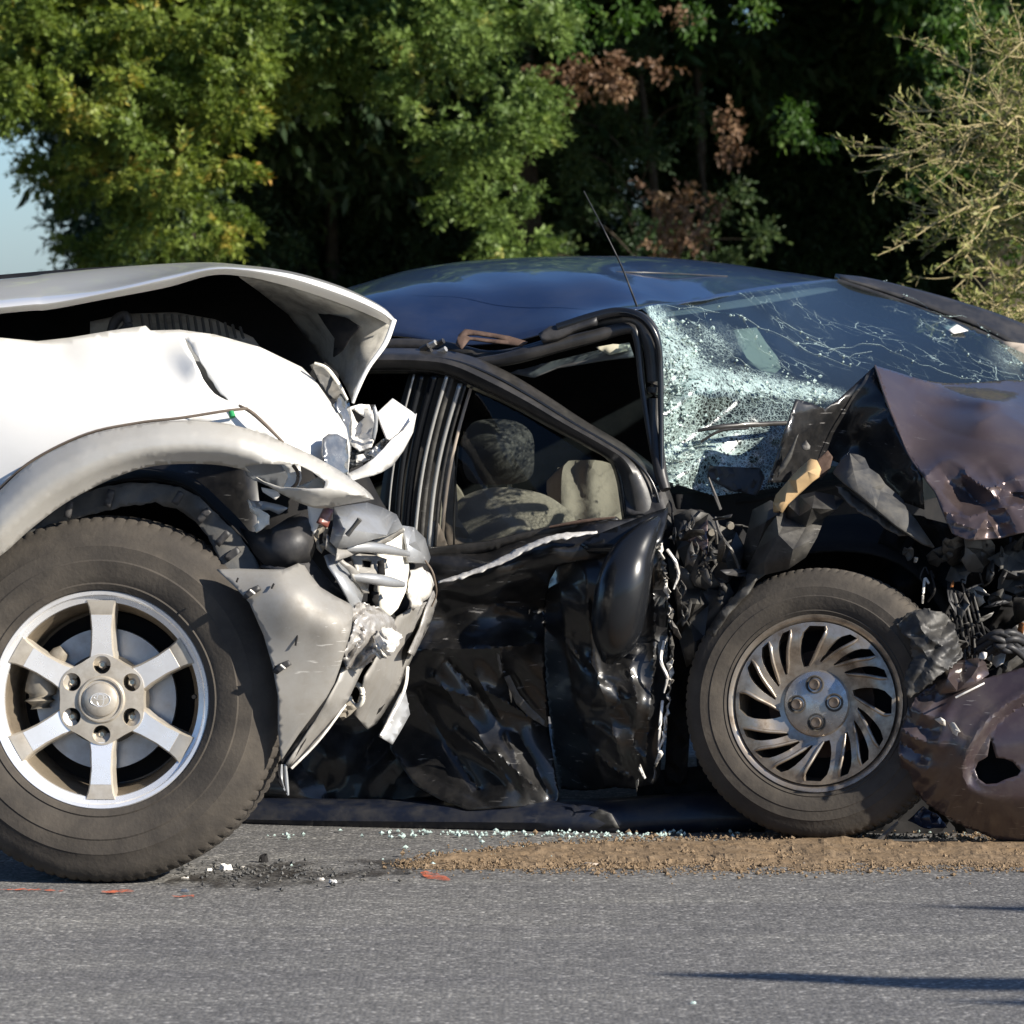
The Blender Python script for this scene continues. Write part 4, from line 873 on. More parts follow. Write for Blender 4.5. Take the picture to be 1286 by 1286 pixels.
sheet('bumper_flap', [(503, 872), (509, 866), (515, 897), (505, 915), (493, 935), (477, 925), (488, 902)], [(503, 872, 10.45), (515, 897, 10.47), (493, 935, 10.42), (477, 925, 10.40)], M['suv_grey'], suv, res=6, fold=folds(22, .004, 18))
tube('flap_edge', [(512, 838, 10.48), (508, 866, 10.44), (490, 902, 10.41), (478, 924, 10.39)], .004, M['silver'], suv, 6, world=False)
sheet('torn_bumper_core', [(441, 760), (452, 757), (468, 760), (480, 765), (492, 775), (500, 790), (505, 800), (495, 812), (484, 826), (474, 822), (466, 830), (456, 838), (436, 840), (431, 832), (436, 812), (441, 790)],
      [(441, 760, 10.03), (468, 760, 10.08), (500, 790, 10.2), (484, 826, 10.10), (436, 840, 10.0), (465, 800, 10.02)], M['foil'], suv, res=2.5, fold=[folds(23, .022, 24, 3, warp=.9), folds(24, .010, 11, 3, warp=.9)], smooth=55, ragged=1.2)
sheet('torn_bumper_core', [(468, 800), (478, 790), (492, 788), (504, 797), (500, 812), (490, 824), (478, 828), (470, 818)], [(468, 800, 10.02), (504, 797, 10.08), (478, 828, 10.0), (486, 808, 9.97)], M['torn'], suv, res=2.5, fold=folds(25, .012, 14, 3, warp=.9), smooth=60, ragged=1)
hc = P(447, 873, 10.12); q = [tuple(hc + Vector((.019 * math.cos(a) * .8, -.012 * math.cos(a), .024 * math.sin(a)))) + (.0062,) for a in np.linspace(R(-200), R(130), 26)]
v, f = tube_data(q, 8); mesh('tow_hook', v, f, M['cream'], suv, 60)
sheet('hook_bracket', [(428, 888), (440, 880), (448, 890), (440, 898), (430, 905), (424, 897)], 10.08, M['caliper'], suv, res=5, fold=folds(26, .01, 9))
# ---- grille and upper bumper wreckage
fsheet('upper_bumper', [(420, 637, 10.06), (440, 634, 10.14), (461, 631, 10.22), (480, 637, 10.28), (498, 646, 10.32), (506, 662, 10.24), (486, 672, 10.12), (462, 680, 10.05), (440, 687, 10.02), (424, 690, 10.0), (414, 680, 10.0), (418, 660, 10.02)], [(448, 648, 10.09), (476, 654, 10.16), (432, 664, 9.995), (458, 668, 10.04)], M['suv_grey'], suv, .005)
sheet('upper_bumper_face', [(424, 688), (440, 686), (470, 679), (492, 671), (506, 662), (508, 668), (490, 680), (460, 690), (436, 700), (422, 704)], [(424, 688, 10.0), (506, 662, 10.25), (490, 680, 10.25), (436, 700, 10.02)], M['suv_bumper'], suv, res=5, fold=folds(28, .004, 16))
tube('broken_strut', [(436, 672, 9.985), (444, 662, 9.98), (452, 652, 9.975)], [.006, .005, .006], M['liner'], suv, 6, world=False)
fsheet('bumper_strut', [(409, 697, 10.02), (418, 695, 10.07), (428, 706, 10.05), (442, 722, 10.07), (457, 743, 10.11), (454, 757, 10.06), (447, 768, 10.03), (441, 762, 10.02), (437, 750, 10.0), (424, 726, 9.99), (414, 711, 10.0)], [(425, 716, 10.03), (445, 742, 10.03)], M['suv_grey'], suv, .005)
sheet('bumper_side', [(416, 676), (424, 690), (432, 704), (446, 714), (458, 726), (464, 745), (457, 745), (440, 720), (420, 698), (409, 690), (411, 670)], [(416, 676, 10.02), (446, 714, 10.04), (464, 745, 10.1), (420, 698, 10.01)], M['suv_bumper'], suv, res=5, fold=folds(30, .008, 18))
def slat(pts, r): tube('grille_slat', pts, r, M['suv_grey'], suv, 8, world=False, flat=1.0)
slat([(434, 688, 10.04), (462, 687, 10.07), (490, 691, 10.14), (512, 696, 10.24)], [.010, .012, .011, .007])
slat([(440, 724, 10.05), (468, 727, 10.07), (490, 731, 10.12), (506, 734, 10.18)], [.008, .012, .012, .007])
sheet('grille_frame', [(440, 694), (470, 697), (486, 702), (482, 724), (462, 726), (448, 716)], [(440, 694, 10.12), (486, 702, 10.2), (462, 726, 10.12)], M['suv_bumper'], suv, [[(455, 703), (467, 704), (466, 713), (455, 712)]], 5, folds(31, .004, 14))
sheet('grille_slot', [(474, 705), (482, 703), (484, 722), (474, 724)], 10.15, M['void'], suv, res=5)
sheet('grille_slot', [(466, 742), (476, 744), (475, 758), (467, 760)], 10.13, M['void'], suv, res=5)
sheet('bumper_foam', [(480, 672), (498, 664), (508, 664), (512, 690), (514, 715), (510, 742), (500, 764), (492, 772), (480, 760), (478, 735), (484, 715), (478, 700), (482, 688)], [(480, 672, 10.26), (508, 664, 10.34), (514, 715, 10.34), (492, 772, 10.2), (478, 735, 10.22)], M['cream'], suv, res=6, fold=folds(32, .005, 22), thick=.02)
fsheet('grille_edge', [(506, 660, 10.34), (520, 662, 10.44), (534, 676, 10.52), (541, 700, 10.54), (538, 708, 10.5), (524, 706, 10.38), (514, 706, 10.32), (512, 684, 10.32)], [(522, 680, 10.37), (530, 694, 10.46)], M['suv_grey'], suv, .006)
sheet('airbag_sensor_housing', [(516, 716), (530, 712), (540, 720), (546, 734), (540, 748), (530, 760), (518, 766), (512, 750), (514, 732)], [(516, 716, 10.36), (546, 734, 10.48), (518, 766, 10.34), (530, 738, 10.36)], M['torn'], suv, res=5, fold=folds(34, .009, 14), ragged=.7)
tube('dangling_wire', [(534, 704, 10.45), (544, 720, 10.44), (548, 745, 10.46), (542, 762, 10.46)], .0022, M['seam'], suv, 6, world=False)
sheet('red_reflector', [(400, 655), (409, 637), (419, 640), (412, 662)], [(400, 655, 9.99), (409, 637, 10.01), (419, 640, 10.02)], M['red'], suv, res=6, thick=.01)
sheet('reflector_mount', [(386, 634), (410, 633), (404, 652), (399, 662), (394, 672), (388, 655)], [(386, 634, 10.03), (410, 633, 10.02), (394, 672, 10.03)], M['lampwhite'], suv, res=6)
sheet('corner_bracket', [(396, 662), (404, 656), (412, 664), (410, 682), (404, 694), (398, 688), (394, 672)], 10.03, M['caliper'], suv, [[(400, 672), (406, 668), (406, 682), (401, 684)]], 5, folds(35, .006, 12))
# plastic duct and bits under the flare
fsheet('bumper_duct', [(300, 662, 10.08), (318, 668, 10.05), (340, 664, 10.05), (362, 650, 10.08), (378, 644, 10.08), (388, 652, 10.05), (394, 672, 10.03), (396, 690, 10.04), (390, 705, 10.03), (378, 708, 10.02), (362, 713, 10.0), (345, 714, 10.0), (330, 708, 10.01), (318, 694, 10.04)], [(350, 672, 9.985), (372, 664, 10.0), (340, 690, 9.99), (368, 690, 9.98), (384, 680, 10.0)], M['blackplastic'], suv, .004, smooth=70)
sheet('bumper_ledge', [(325, 712), (345, 700), (366, 694), (388, 697), (400, 712), (418, 733), (442, 757), (420, 750), (400, 742), (380, 722), (360, 718)], [(325, 712, 10.01), (388, 697, 10.05), (442, 757, 10.06), (360, 718, 9.99)], M['blackplastic'], suv, res=6, fold=folds(37, .005, 24))
sheet('bumper_bracket', [(310, 628), (332, 630), (352, 634), (362, 638), (350, 646), (338, 640), (318, 640)], 10.05, M['suv_grey'], suv, res=6, fold=folds(38, .005, 14))
sheet('broken_tab', [(311, 628), (317, 636), (328, 640), (338, 648), (337, 658), (330, 664), (321, 668), (318, 661), (324, 656), (322, 648), (314, 642)], [(311, 628, 10.04), (338, 648, 10.02), (321, 668, 10.02)], M['cream'], suv, res=5, fold=folds(39, .006, 10))
sheet('support_plate', [(328, 612), (348, 616), (352, 622), (346, 628), (330, 618)], 10.06, M['lampwhite'], suv, res=5)
# headlamp wreck
sheet('marker_lamp', [(406, 550), (412, 545), (424, 545), (436, 552), (438, 575), (436, 602), (426, 594), (410, 586), (406, 570)], [(406, 550, 10.01), (436, 552, 10.07), (436, 602, 10.04), (410, 586, 9.99)], M['lens'], suv, res=6, fold=folds(40, .004, 14))
sheet('headlamp_lens', [(420, 508), (428, 494), (438, 500), (442, 530), (441, 565), (437, 600), (433, 598), (437, 560), (432, 530)], [(420, 508, 10.16), (438, 500, 10.22), (437, 600, 10.1)], M['lens'], suv, res=5, fold=folds(41, .006, 12))
sheet('headlamp_housing', [(391, 458), (398, 454), (408, 458), (424, 478), (434, 494), (428, 502), (416, 500), (404, 484)], [(391, 458, 10.2), (434, 494, 10.25), (404, 484, 10.2)], M['liner'], suv, res=5, fold=folds(42, .01, 14))
tube('headlamp_seal', [(395, 456, 10.17), (410, 462, 10.17), (424, 480, 10.18), (436, 502, 10.2)], [.003, .004, .004, .003], M['cream'], suv, 6, world=False)
sheet('headlamp_reflector', [(440, 512), (452, 508), (464, 508), (468, 518), (471, 532), (470, 548), (466, 560), (452, 566), (442, 560), (438, 540)], [(440, 512, 10.22), (464, 508, 10.27), (471, 532, 10.22), (452, 566, 10.2), (454, 535, 10.27)], M['lampwhite'], suv, [[(441, 514), (447, 516), (458, 524), (450, 532), (447, 528)]], 4, folds(43, .006, 14), smooth=30)
sheet('headlamp_back', [(438, 510), (470, 508), (472, 560), (440, 566)], 10.3, M['void'], suv, res=8)
sheet('bracket_edge', [(468, 512), (471, 508), (475, 520), (474, 540), (470, 556), (467, 548), (470, 530)], 10.2, M['suv_grey'], suv, res=5)
sheet('bumper_strip', [(474, 518), (493, 500), (519, 518), (522, 521), (515, 533), (503, 542), (491, 552), (486, 550), (480, 535)], [(474, 518, 10.25), (493, 500, 10.34), (519, 518, 10.34), (491, 552, 10.2)], M['lampwhite'], suv, res=6, smooth=50)
sheet('bumper_strip', [(523.5, 519), (519, 543), (507, 566), (493, 585), (480, 593), (470, 597), (437, 604), (435.5, 595), (455, 586), (470, 577), (484, 563), (493, 552), (508, 540)], [(523, 519, 10.3), (519, 543, 10.27), (493, 585, 10.2), (437, 604, 10.12), (435, 595, 10.14), (493, 552, 10.17), (470, 577, 10.12)], M['lampwhite'], suv, res=6, smooth=50)
sheet('lamp_debris', [(440, 568), (455, 566), (470, 560), (480, 552), (488, 552), (484, 560), (470, 574), (452, 584), (438, 590)], 10.22, M['lens'], suv, res=5, fold=folds(44, .008, 10))
for pl in ([(462, 570), (472, 560), (480, 566), (470, 575)], [(446, 572), (456, 570), (460, 578), (448, 582)]): sheet('lamp_chip', pl, 10.18, M['lampwhite'], suv, res=4, fold=folds(45, .004, 6))
# inner dark mass behind the front
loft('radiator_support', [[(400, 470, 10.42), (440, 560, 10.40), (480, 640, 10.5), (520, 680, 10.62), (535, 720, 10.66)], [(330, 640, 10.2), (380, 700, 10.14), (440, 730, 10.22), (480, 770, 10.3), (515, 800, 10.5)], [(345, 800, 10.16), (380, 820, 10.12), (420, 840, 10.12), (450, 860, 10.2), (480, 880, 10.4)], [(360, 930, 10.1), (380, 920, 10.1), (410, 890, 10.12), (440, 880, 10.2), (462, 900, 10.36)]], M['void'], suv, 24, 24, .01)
# rest of the body, out of frame to the left
xs = SUVD
loft('body_side', [[(-380, 470, 10.22), (-900, 455, 10.35), (-1500, 455, 10.45)], [(-380, 700, 10.10), (-900, 700, 10.2), (-1500, 700, 10.3)], [(-380, 920, 10.09), (-900, 930, 10.2), (-1500, 930, 10.3)], [(-380, 990, 10.2), (-900, 1000, 10.3), (-1500, 1000, 10.4)]], M['suv_white'], suv, 24, 16, .004)
loft('cabin', [[(-380, 430, 10.3), (-700, 150, 10.5), (-1100, 110, 10.6), (-1500, 130, 10.65)], [(-380, 390, 11.0), (-700, 145, 11.0), (-1100, 105, 11.0), (-1500, 125, 11.0)], [(-380, 430, 11.6), (-700, 150, 11.5), (-1100, 110, 11.5), (-1500, 130, 11.5)]], M['dark_glass'], suv, 24, 12, .004)
loft('cabin_side', [[(-380, 440, 10.28), (-700, 160, 10.5), (-1100, 120, 10.6), (-1500, 140, 10.65)], [(-380, 470, 10.22), (-900, 455, 10.35), (-1200, 455, 10.4), (-1500, 455, 10.45)]], M['dark_glass'], suv, 24, 8, .004)
#@@SEDAN@@
# ================================================================== SEDAN
gp = G(1020, 1055)
sed = thing('crashed_sedan', (gp.x, gp.y, 0), 'navy black sedan with crushed side, shattered windscreen and crumpled plum hood', 'car', None)
def D(x, k=0.0): return SED(x) + k
def pts(l, k=0.0): return [(x, y, SED(x) + k) for x, y in l]

def sedan_wheel():
    b = base(sed); c = P(1024, 879, 10.77); n = Vector((-.27, -1, .10)); nn = n.normalized(); o = c - nn * .085
    o.z = .313
    hub = lathe('wheel', [(0.0, -.01), (.05, -.01), (.05, .10), (0, .10)], M['hubdark'], sed, 32)
    hub.matrix_local = Matrix.Translation(o - b) @ aim(n)
    ty = tyre(hub, .3145, .203, .195, 384, 4, .003, .3); squash(hub, ty)
    lathe('rim', [(.186, -.062), (.188, -.075), (.192, -.082), (.1985, -.086), (.2045, -.088), (.2065, -.083), (.2065, -.075), (.2, -.066), (.19, -.05)], M['sed_rim'], hub, 128, 30, closed=True)
    lathe('rim_barrel', [(.19, -.07), (.178, -.045), (.172, .0), (.17, .09)], M['hubdark'], hub, 64)
    lathe('back_plate', [(0, .0), (.172, .005)], M['void'], hub, 48)
    lathe('brake_disc', [(.06, -.012), (.125, -.012), (.125, .0), (.06, .0)], M['rust'], hub, 64)
    # swirl disc: four big slots and three small ones between each pair
    holes = []; base_a = R(20)
    def slot(a0, a1, r0, r1, w0, w1):
        L_, R_ = [], []
        for i in range(7):
            t = i / 6; r = r0 + (r1 - r0) * t; a = a0 + (a1 - a0) * t ** .8; ww = (w0 + (w1 - w0) * t) * (.55 if i in (0, 6) else (.9 if i in (1, 5) else 1)) / 2
            ca, sa = math.cos(a), math.sin(a); tx, tz = -sa, ca
            L_.append((r * ca - tx * ww, r * sa - tz * ww)); R_.append((r * ca + tx * ww, r * sa + tz * ww))
        return L_ + R_[::-1]
    for k in range(4):
        a = base_a + k * math.pi / 2
        holes.append(slot(a - .06, a - .36, .089, .179, .026, .068))
        for j in range(3):
            aa = a + .46 + j * .325; holes.append(slot(aa + .02, aa - .40, .097, .179, .012, .038))
    def dome(r): return .030 * max(0, 1 - r / .19) ** 1.2 - .012 * math.exp(-((r - .15) / .035) ** 2)
    pl = plate('hubcap', circ(.188, 96), holes, -.083, -.060, M['sed_rim'], hub, .009, dome, 40)
    bv = pl.modifiers.new('edge', 'BEVEL'); bv.width = .0035; bv.segments = 2; bv.limit_method = 'ANGLE'; bv.angle_limit = R(50)
    # raised vane ridges beside each slot
    for h in holes:
        half = h[:7]; q = []
        for i, (x, z) in enumerate(half):
            r = math.hypot(x, z); q.append((x * 1.0, -.0835 + dome(r), z * 1.0, .0045 * (.5 if i in (0, 6) else 1)))
        v, f = tube_data(crom(q, 14), 8); mesh('vane', v, f, M['sed_rim'], hub, 60, local=True)
    lathe('centre_cap', [(.078, -.060), (.0775, -.068), (.074, -.073), (.05, -.080), (.02, -.084), (0, -.0845)], M['sed_hub'], hub, 72, 30)
    for k in range(4):
        a = R(108) - k * math.pi / 2 - R(14); cx, cz = .044 * math.cos(a), .044 * math.sin(a)
        q = lathe('nut_well', [(.0215, -.0815), (.0215, -.0852), (.0185, -.0855), (.016, -.080)], M['hubdark'], hub, 24, 30)
        for vv in q.data.vertices: vv.co.x += cx; vv.co.z += cz
        q = lathe('lug_nut', [(.0128, -.080), (.0128, -.089), (.0105, -.0925), (.007, -.0915), (.0, -.0905)], M['nutcap'], hub, 20, 30)
        for vv in q.data.vertices: vv.co.x += cx; vv.co.z += cz
sedan_wheel()

# ---- roof
r0 = [(150, 560, 11.5), (300, 470, 11.42), (400, 432, 11.37), (470, 421, 11.33), (530, 424, 11.30), (590, 434, 11.28), (640, 430, 11.25), (700, 412, 11.22), (760, 394, 11.20), (799, 387, 11.20)]
r0b = [(150, 545, 11.53), (300, 455, 11.46), (400, 412, 11.42), (470, 396, 11.38), (530, 396, 11.36), (590, 402, 11.36), (640, 405, 11.33), (700, 395, 11.31), (770, 385, 11.31), (818, 384, 11.32)]
r1 = [(150, 520, 11.62), (300, 430, 11.6), (400, 388, 11.58), (470, 370, 11.55), (540, 360, 11.55), (610, 356, 11.53), (680, 355, 11.52), (750, 357, 11.52), (820, 366, 11.53), (880, 375, 11.6)]
r2 = [(150, 500, 12.0), (300, 412, 12.0), (400, 374, 12.0), (450, 359, 12.0), (500, 343.5, 12.0), (564, 332, 12.0), (640, 326, 12.0), (720, 324, 12.0), (800, 326, 12.02), (880, 340, 12.05), (943, 367, 12.0)]
r3 = [(180, 495, 12.35), (330, 408, 12.35), (430, 370, 12.38), (480, 352, 12.4), (530, 340, 12.4), (600, 331, 12.4), (680, 326.5, 12.4), (760, 325, 12.4), (850, 325.5, 12.42), (930, 334, 12.45), (1005, 357, 12.4)]
r4 = [(230, 510, 12.72), (370, 420, 12.74), (470, 380, 12.75), (520, 366, 12.75), (580, 355, 12.75), (660, 347, 12.75), (740, 343, 12.75), (820, 341, 12.76), (900, 340, 12.78), (980, 341, 12.78), (1052, 351, 12.75)]
def dent(g):
    for j in range(g.shape[0]):
        for i in range(g.shape[1]):
            x, y, z = g[j, i]; t = max(0, 1 - abs(y - 11.45) / .35)
            g[j, i, 2] += t * (.007 * math.sin(x * 13 + 2) * math.sin(y * 9 + 1) + .003 * math.sin(x * 31 + y * 12))
    return g
roof = loft('roof', [r0, r0b, r1, r2, r3, r4], M['sed_roof'], sed, 90, 40, .004, 60, disp=dent)
loft('headliner', [[(x + 4, y + 14, d) for x, y, d in r0b], [(x, y + 16, d) for x, y, d in r2], [(x, y + 12, d - .03) for x, y, d in r4]], M['trimgrey'], sed, 40, 12, .004)
tube('roof_dark_line', [(467, 366, 12.02), (530, 355.5, 11.84), (597, 348, 11.78), (664, 344, 11.72), (731, 341.5, 11.72), (831, 343, 11.78), (913, 347, 12.1)], .0022, M['sed_trim'], sed, 6, world=False)  # thin dark line drawn along the roof
tube('aerial', [(800, 385, 11.28), (782, 338, 11.26), (760, 292, 11.24), (733, 240, 11.22)], [.0028, .0022, .0017, .0014], M['sed_trim'], sed, 6, world=False)
# ---- windscreen
def band(a, x0, y0, x1, y1, s0, s1):
    t = np.clip((a[:, 0] - x0) / (x1 - x0), 0, 1); yc = y0 + (y1 - y0) * t; s = s0 + (s1 - s0) * t
    return np.exp(-((a[:, 1] - yc) / s) ** 2) * (a[:, 0] > x0 - 10) * np.clip((x1 + 25 - a[:, 0]) / 50, 0, 1)
CR = [[(840, 385), (900, 390), (940, 402), (985, 425), (1040, 450), (1075, 462)], [(975, 398), (1020, 425), (1060, 445), (1098, 440)], [(1160, 400), (1200, 430), (1240, 460), (1280, 472)], [(1085, 352), (1130, 365), (1180, 395), (1220, 398)],
      [(1040, 440), (1100, 432), (1150, 455), (1230, 478)], [(930, 395), (960, 440), (990, 470), (1010, 500)], [(880, 385), (905, 430), (950, 470)], [(1230, 405), (1262, 440), (1290, 462)]]
CRP = [crom(c, 30) for c in CR]
def shat(a):
    s = 1.25 * band(a, 822, 405, 880, 462, 26, 18) * (a[:, 0] < 890)
    s = s + 1.5 * band(a, 830, 468, 1050, 497, 20, 7)
    s = np.maximum(s, 1.05 * np.exp(-((a[:, 0] - 850) / 34) ** 2) * np.clip((a[:, 1] - 470) / 25, 0, 1))
    s = np.maximum(s, .95 * np.exp(-((a[:, 0] - 905) / 40) ** 4) * np.clip((a[:, 1] - 528) / 10, 0, 1))
    s = np.maximum(s, .42 * np.clip((a[:, 1] - 490) / 10, 0, 1) * (a[:, 0] < 1010))
    s = np.maximum(s, .5 * np.exp(-(((a[:, 0] - 885) / 42) ** 2 + ((a[:, 1] - 432) / 24) ** 2)))
    s = np.where(s < .12, 0, s)
    s = np.maximum(s, .3 * np.exp(-((a[:, 0] - 1268) / 20) ** 2) * np.exp(-((a[:, 1] - 440) / 30) ** 2))
    return s
ws = sheet('windscreen', [(803, 386), (843, 380), (918, 369), (985, 360), (1051, 351), (1095, 367), (1173, 393), (1252, 426), (1290, 446), (1390, 520), (1330, 560), (1200, 585), (1060, 600), (953, 616), (898, 623), (840, 605), (832, 576), (831, 489), (827, 420), (815, 395)],
      [(803, 386, 11.20), (843, 380, 11.42), (918, 369, 11.85), (985, 360, 12.25), (1051, 351, 12.72), (1173, 393, 12.66), (1290, 446, 12.6), (1390, 520, 12.55), (1200, 585, 11.6), (1060, 600, 11.3), (953, 616, 11.12), (840, 605, 11.05), (831, 489, 11.12), (870, 475, 11.16), (950, 490, 11.32), (1040, 500, 11.5), (870, 430, 11.33), (1000, 430, 11.85), (1120, 430, 12.2), (900, 520, 11.2), (900, 560, 11.16)],
      M['windscreen'], sed, res=5, fold=lambda a: .02 * np.exp(-((a[:, 0] - 850) / 60) ** 2) * np.sin(a[:, 1] / 13 + a[:, 0] / 21) + .006 * np.sin(a[:, 0] / 9) * np.sin(a[:, 1] / 8) * (a[:, 0] < 1000), thick=0, smooth=180, attrs={'shatter': shat})
WSD = tps([(803, 386, 11.20), (843, 380, 11.42), (918, 369, 11.85), (985, 360, 12.25), (1051, 351, 12.72), (1173, 393, 12.66), (1290, 446, 12.6), (1390, 520, 12.55), (1200, 585, 11.6), (1060, 600, 11.3), (953, 616, 11.12), (840, 605, 11.05), (831, 489, 11.12), (870, 475, 11.16), (950, 490, 11.32), (1040, 500, 11.5), (870, 430, 11.33), (1000, 430, 11.85), (1120, 430, 12.2), (900, 520, 11.2), (900, 560, 11.16)])
rg = random.Random(31)
for c in CRP:
    q = []
    for i, (x, y) in enumerate(c[::2]):
        x += rg.uniform(-3, 3); y += rg.uniform(-2.5, 2.5); q.append((x, y, WSD(np.array([[x, y]]))[0] - .006))
    tube('crack', q, [rg.uniform(.00015, .0004) for _ in q], M['chip'], sed, 4, world=False, n=len(q) * 2)
rng = np.random.default_rng(77); pp = []; ss = []
for c in CRP:
    for (x, y) in c:
        if rng.uniform() < .35: x += rng.normal(0, 3); y += rng.normal(0, 3); pp.append(P(x, y, WSD(np.array([[x, y]]))[0] - .01)); ss.append(rng.choice([.002, .003, .0045]))
for k in range(420):
    if k < 300: x = rng.normal(850, 22); y = rng.uniform(400, 612)
    else:
        x = rng.uniform(835, 1045); y = 470 + (x - 830) / 220 * 30 + rng.normal(0, 12)
    if x < 828: continue
    dd = tps([(803, 386, 11.20), (918, 369, 11.85), (953, 616, 11.12), (840, 605, 11.05), (831, 489, 11.12), (950, 490, 11.32), (870, 430, 11.33), (1040, 500, 11.5)])(np.array([[x, y]]))[0]
    pp.append(P(x, y, dd - .025)); ss.append(rng.choice([.003, .005, .008]))
granules('glass_crumbs', pp, ss, M['chip'], None, None, 9, sed)
sheet('sun_visor', [(922, 414), (950, 411), (962, 430), (976, 448), (981, 462), (975, 468), (955, 464), (938, 450), (928, 432)], [(922, 414, 11.98), (981, 462, 12.0), (955, 464, 11.95)], M['visor'], sed, res=8, thick=.012)
sheet('inspection_sticker', [(1182, 409), (1200, 406), (1216, 415), (1198, 419)], [(1182, 409, 12.58), (1216, 415, 12.56), (1198, 419, 12.5)], M['lampwhite'], sed, res=6, thick=.001)
tube('wiper', [(876, 541, 11.10), (905, 536, 11.10), (950, 533, 11.14), (990, 531, 11.2)], [.004, .007, .007, .006], M['sed_trim'], sed, 6, world=False)
tube('wiper', [(880, 555, 11.08), (905, 541, 11.085), (940, 538, 11.1)], [.003, .004, .003], M['sed_trim'], sed, 6, world=False)
# far pillar and far mirrored side of the car
loft('pillar', [[(1048, 349, 12.80), (1100, 356, 12.82), (1200, 382, 12.83), (1290, 414, 12.82), (1420, 480, 12.8)], [(1054, 353, 12.76), (1105, 368, 12.76), (1180, 395, 12.74), (1260, 429, 12.70), (1400, 520, 12.6)]], M['sed_trim'], sed, 30, 8, .012)
tube('rain_gutter', [(1052, 353, 12.72), (1110, 372, 12.7), (1180, 398, 12.66), (1262, 432, 12.62), (1340, 480, 12.6)], .008, M['sed_trim'], sed, 6, world=False)
sheet('far_fender', [(1256, 428), (1290, 432), (1420, 470), (1420, 560), (1330, 520), (1285, 470)], 12.6, M['trimbeige'], sed, res=18)
# ---- near windscreen pillar and door header, crushed
tube('pillar', [(690, 424, 11.14), (735, 409, 11.12), (775, 401, 11.10), (803, 404, 11.08), (817, 425, 11.06), (822, 470, 11.05), (823, 530, 11.04), (829, 590, 11.0), (836, 615, 10.98)], [.020, .022, .023, .024, .024, .019, .017, .016, .012], M['sed_trim'], sed, 12, world=False, n=50)
tube('weather_strip', [(700, 412, 11.08), (750, 397, 11.07), (780, 392, 11.06), (806, 399, 11.03), (824, 424, 11.02), (829, 462, 11.02), (830, 520, 11.01), (831, 590, 10.99)], [.012, .013, .012, .010, .009, .008, .007, .006], M['sed_gloss'], sed, 10, world=False, n=50)
sheet('header_cover', [(676, 419), (690, 410), (730, 402), (750, 396), (748, 405), (720, 414), (700, 424), (680, 428)], [(676, 419, 11.08), (750, 396, 11.06), (700, 424, 11.06)], M['blackplastic'], sed, res=7, thick=.015)
tube('door_seal', [(592, 456, 11.14), (630, 452, 11.12), (664, 444, 11.10), (700, 434, 11.09), (740, 424, 11.08), (790, 412, 11.07), (800, 425, 11.06), (806, 480, 11.05), (815, 540, 11.03), (822, 580, 11.01)], [.012, .016, .018, .018, .017, .014, .010, .008, .007, .006], M['sed_trim'], sed, 10, world=False, n=60)
tube('roof_rail', [(440, 440, 11.27), (500, 434, 11.24), (560, 438, 11.2), (610, 448, 11.17), (650, 444, 11.15), (690, 432, 11.13)], [.018, .018, .018, .016, .016, .014], M['sed_trim'], sed, 10, world=False)
sheet('broken_trim', [(572, 432), (576, 420), (584, 413), (605, 416), (640, 422), (663, 429), (655, 434), (620, 430), (590, 426), (580, 438)], [(572, 432, 11.12), (584, 413, 11.16), (663, 429, 11.12), (620, 430, 11.12)], M['rust'], sed, [[(584, 420), (600, 420), (640, 427), (618, 426), (590, 423)]], 5, folds(51, .004, 20))
for i, (x, y) in enumerate([(534, 437), (543, 433), (553, 431), (556, 441), (538, 443)]): tube('clip', [(x - 5, y + 2, 11.13), (x + 4, y - 3, 11.12)], [.008, .007], M['railmetal'] if i % 2 else M['sed_trim'], sed, 7, world=False)
sheet('inner_header', [(640, 468), (700, 452), (790, 430), (796, 448), (760, 452), (700, 462), (670, 474)], [(640, 468, 11.4), (790, 430, 11.3), (700, 462, 11.35)], M['trimgrey'], sed, res=10)
sheet('grab_handle', [(748, 436), (770, 432), (791, 433), (790, 440), (765, 446)], 11.28, M['visor'], sed, res=6)
# ---- front door frame
fo = [(440, 452), (470, 444), (530, 444), (580, 450), (631, 470), (681, 500), (731, 533), (781, 563), (814, 587), (835, 614), (846, 645), (850, 668)]
fi = [(440, 470), (462, 464), (530, 464), (564, 470), (597, 484), (647, 507), (697, 534), (741, 557), (768, 574), (779, 600), (785, 640), (787, 655)]
ffd = lambda l, k: [(x, y, 11.13 - .00037 * (x - 440) + k) for x, y in l]
loft('door_frame', [ffd(fo, .05), ffd([((a[0] + 2 * b_[0]) / 3, (a[1] * 1.4 + b_[1] * 1.6) / 3) for a, b_ in zip(fo, fi)], -.015), ffd(fi, .03)], M['sed_trim'], sed, 60, 10, .012, 50)
tube('window_channel', ffd(fi, .0), .006, M['sed_gloss'], sed, 8, world=False, n=60)
tube('window_channel', ffd([(a[0] * .75 + b_[0] * .25, a[1] * .75 + b_[1] * .25) for a, b_ in zip(fo, fi)], -.012), .004, M['sed_gloss'], sed, 8, world=False, n=60)
sheet('door_glass', [(600, 487), (647, 508), (697, 535), (741, 558), (768, 575), (779, 601), (784, 640), (764, 652), (697, 663), (614, 684), (545, 694), (560, 640), (575, 570), (590, 510)], [(600, 487, 11.12), (768, 575, 11.05), (784, 640, 10.99), (545, 694, 11.08)], M['door_glass'], sed, res=20, thick=0)
sheet('sail_panel', [(768, 574), (790, 584), (815, 600), (832, 620), (838, 645), (826, 652), (806, 645), (787, 648), (785, 630), (779, 600)], [(768, 574, 11.02), (832, 620, 10.98), (787, 648, 10.97), (805, 615, 11.0)], M['blackplastic'], sed, res=6, fold=folds(52, .006, 20))
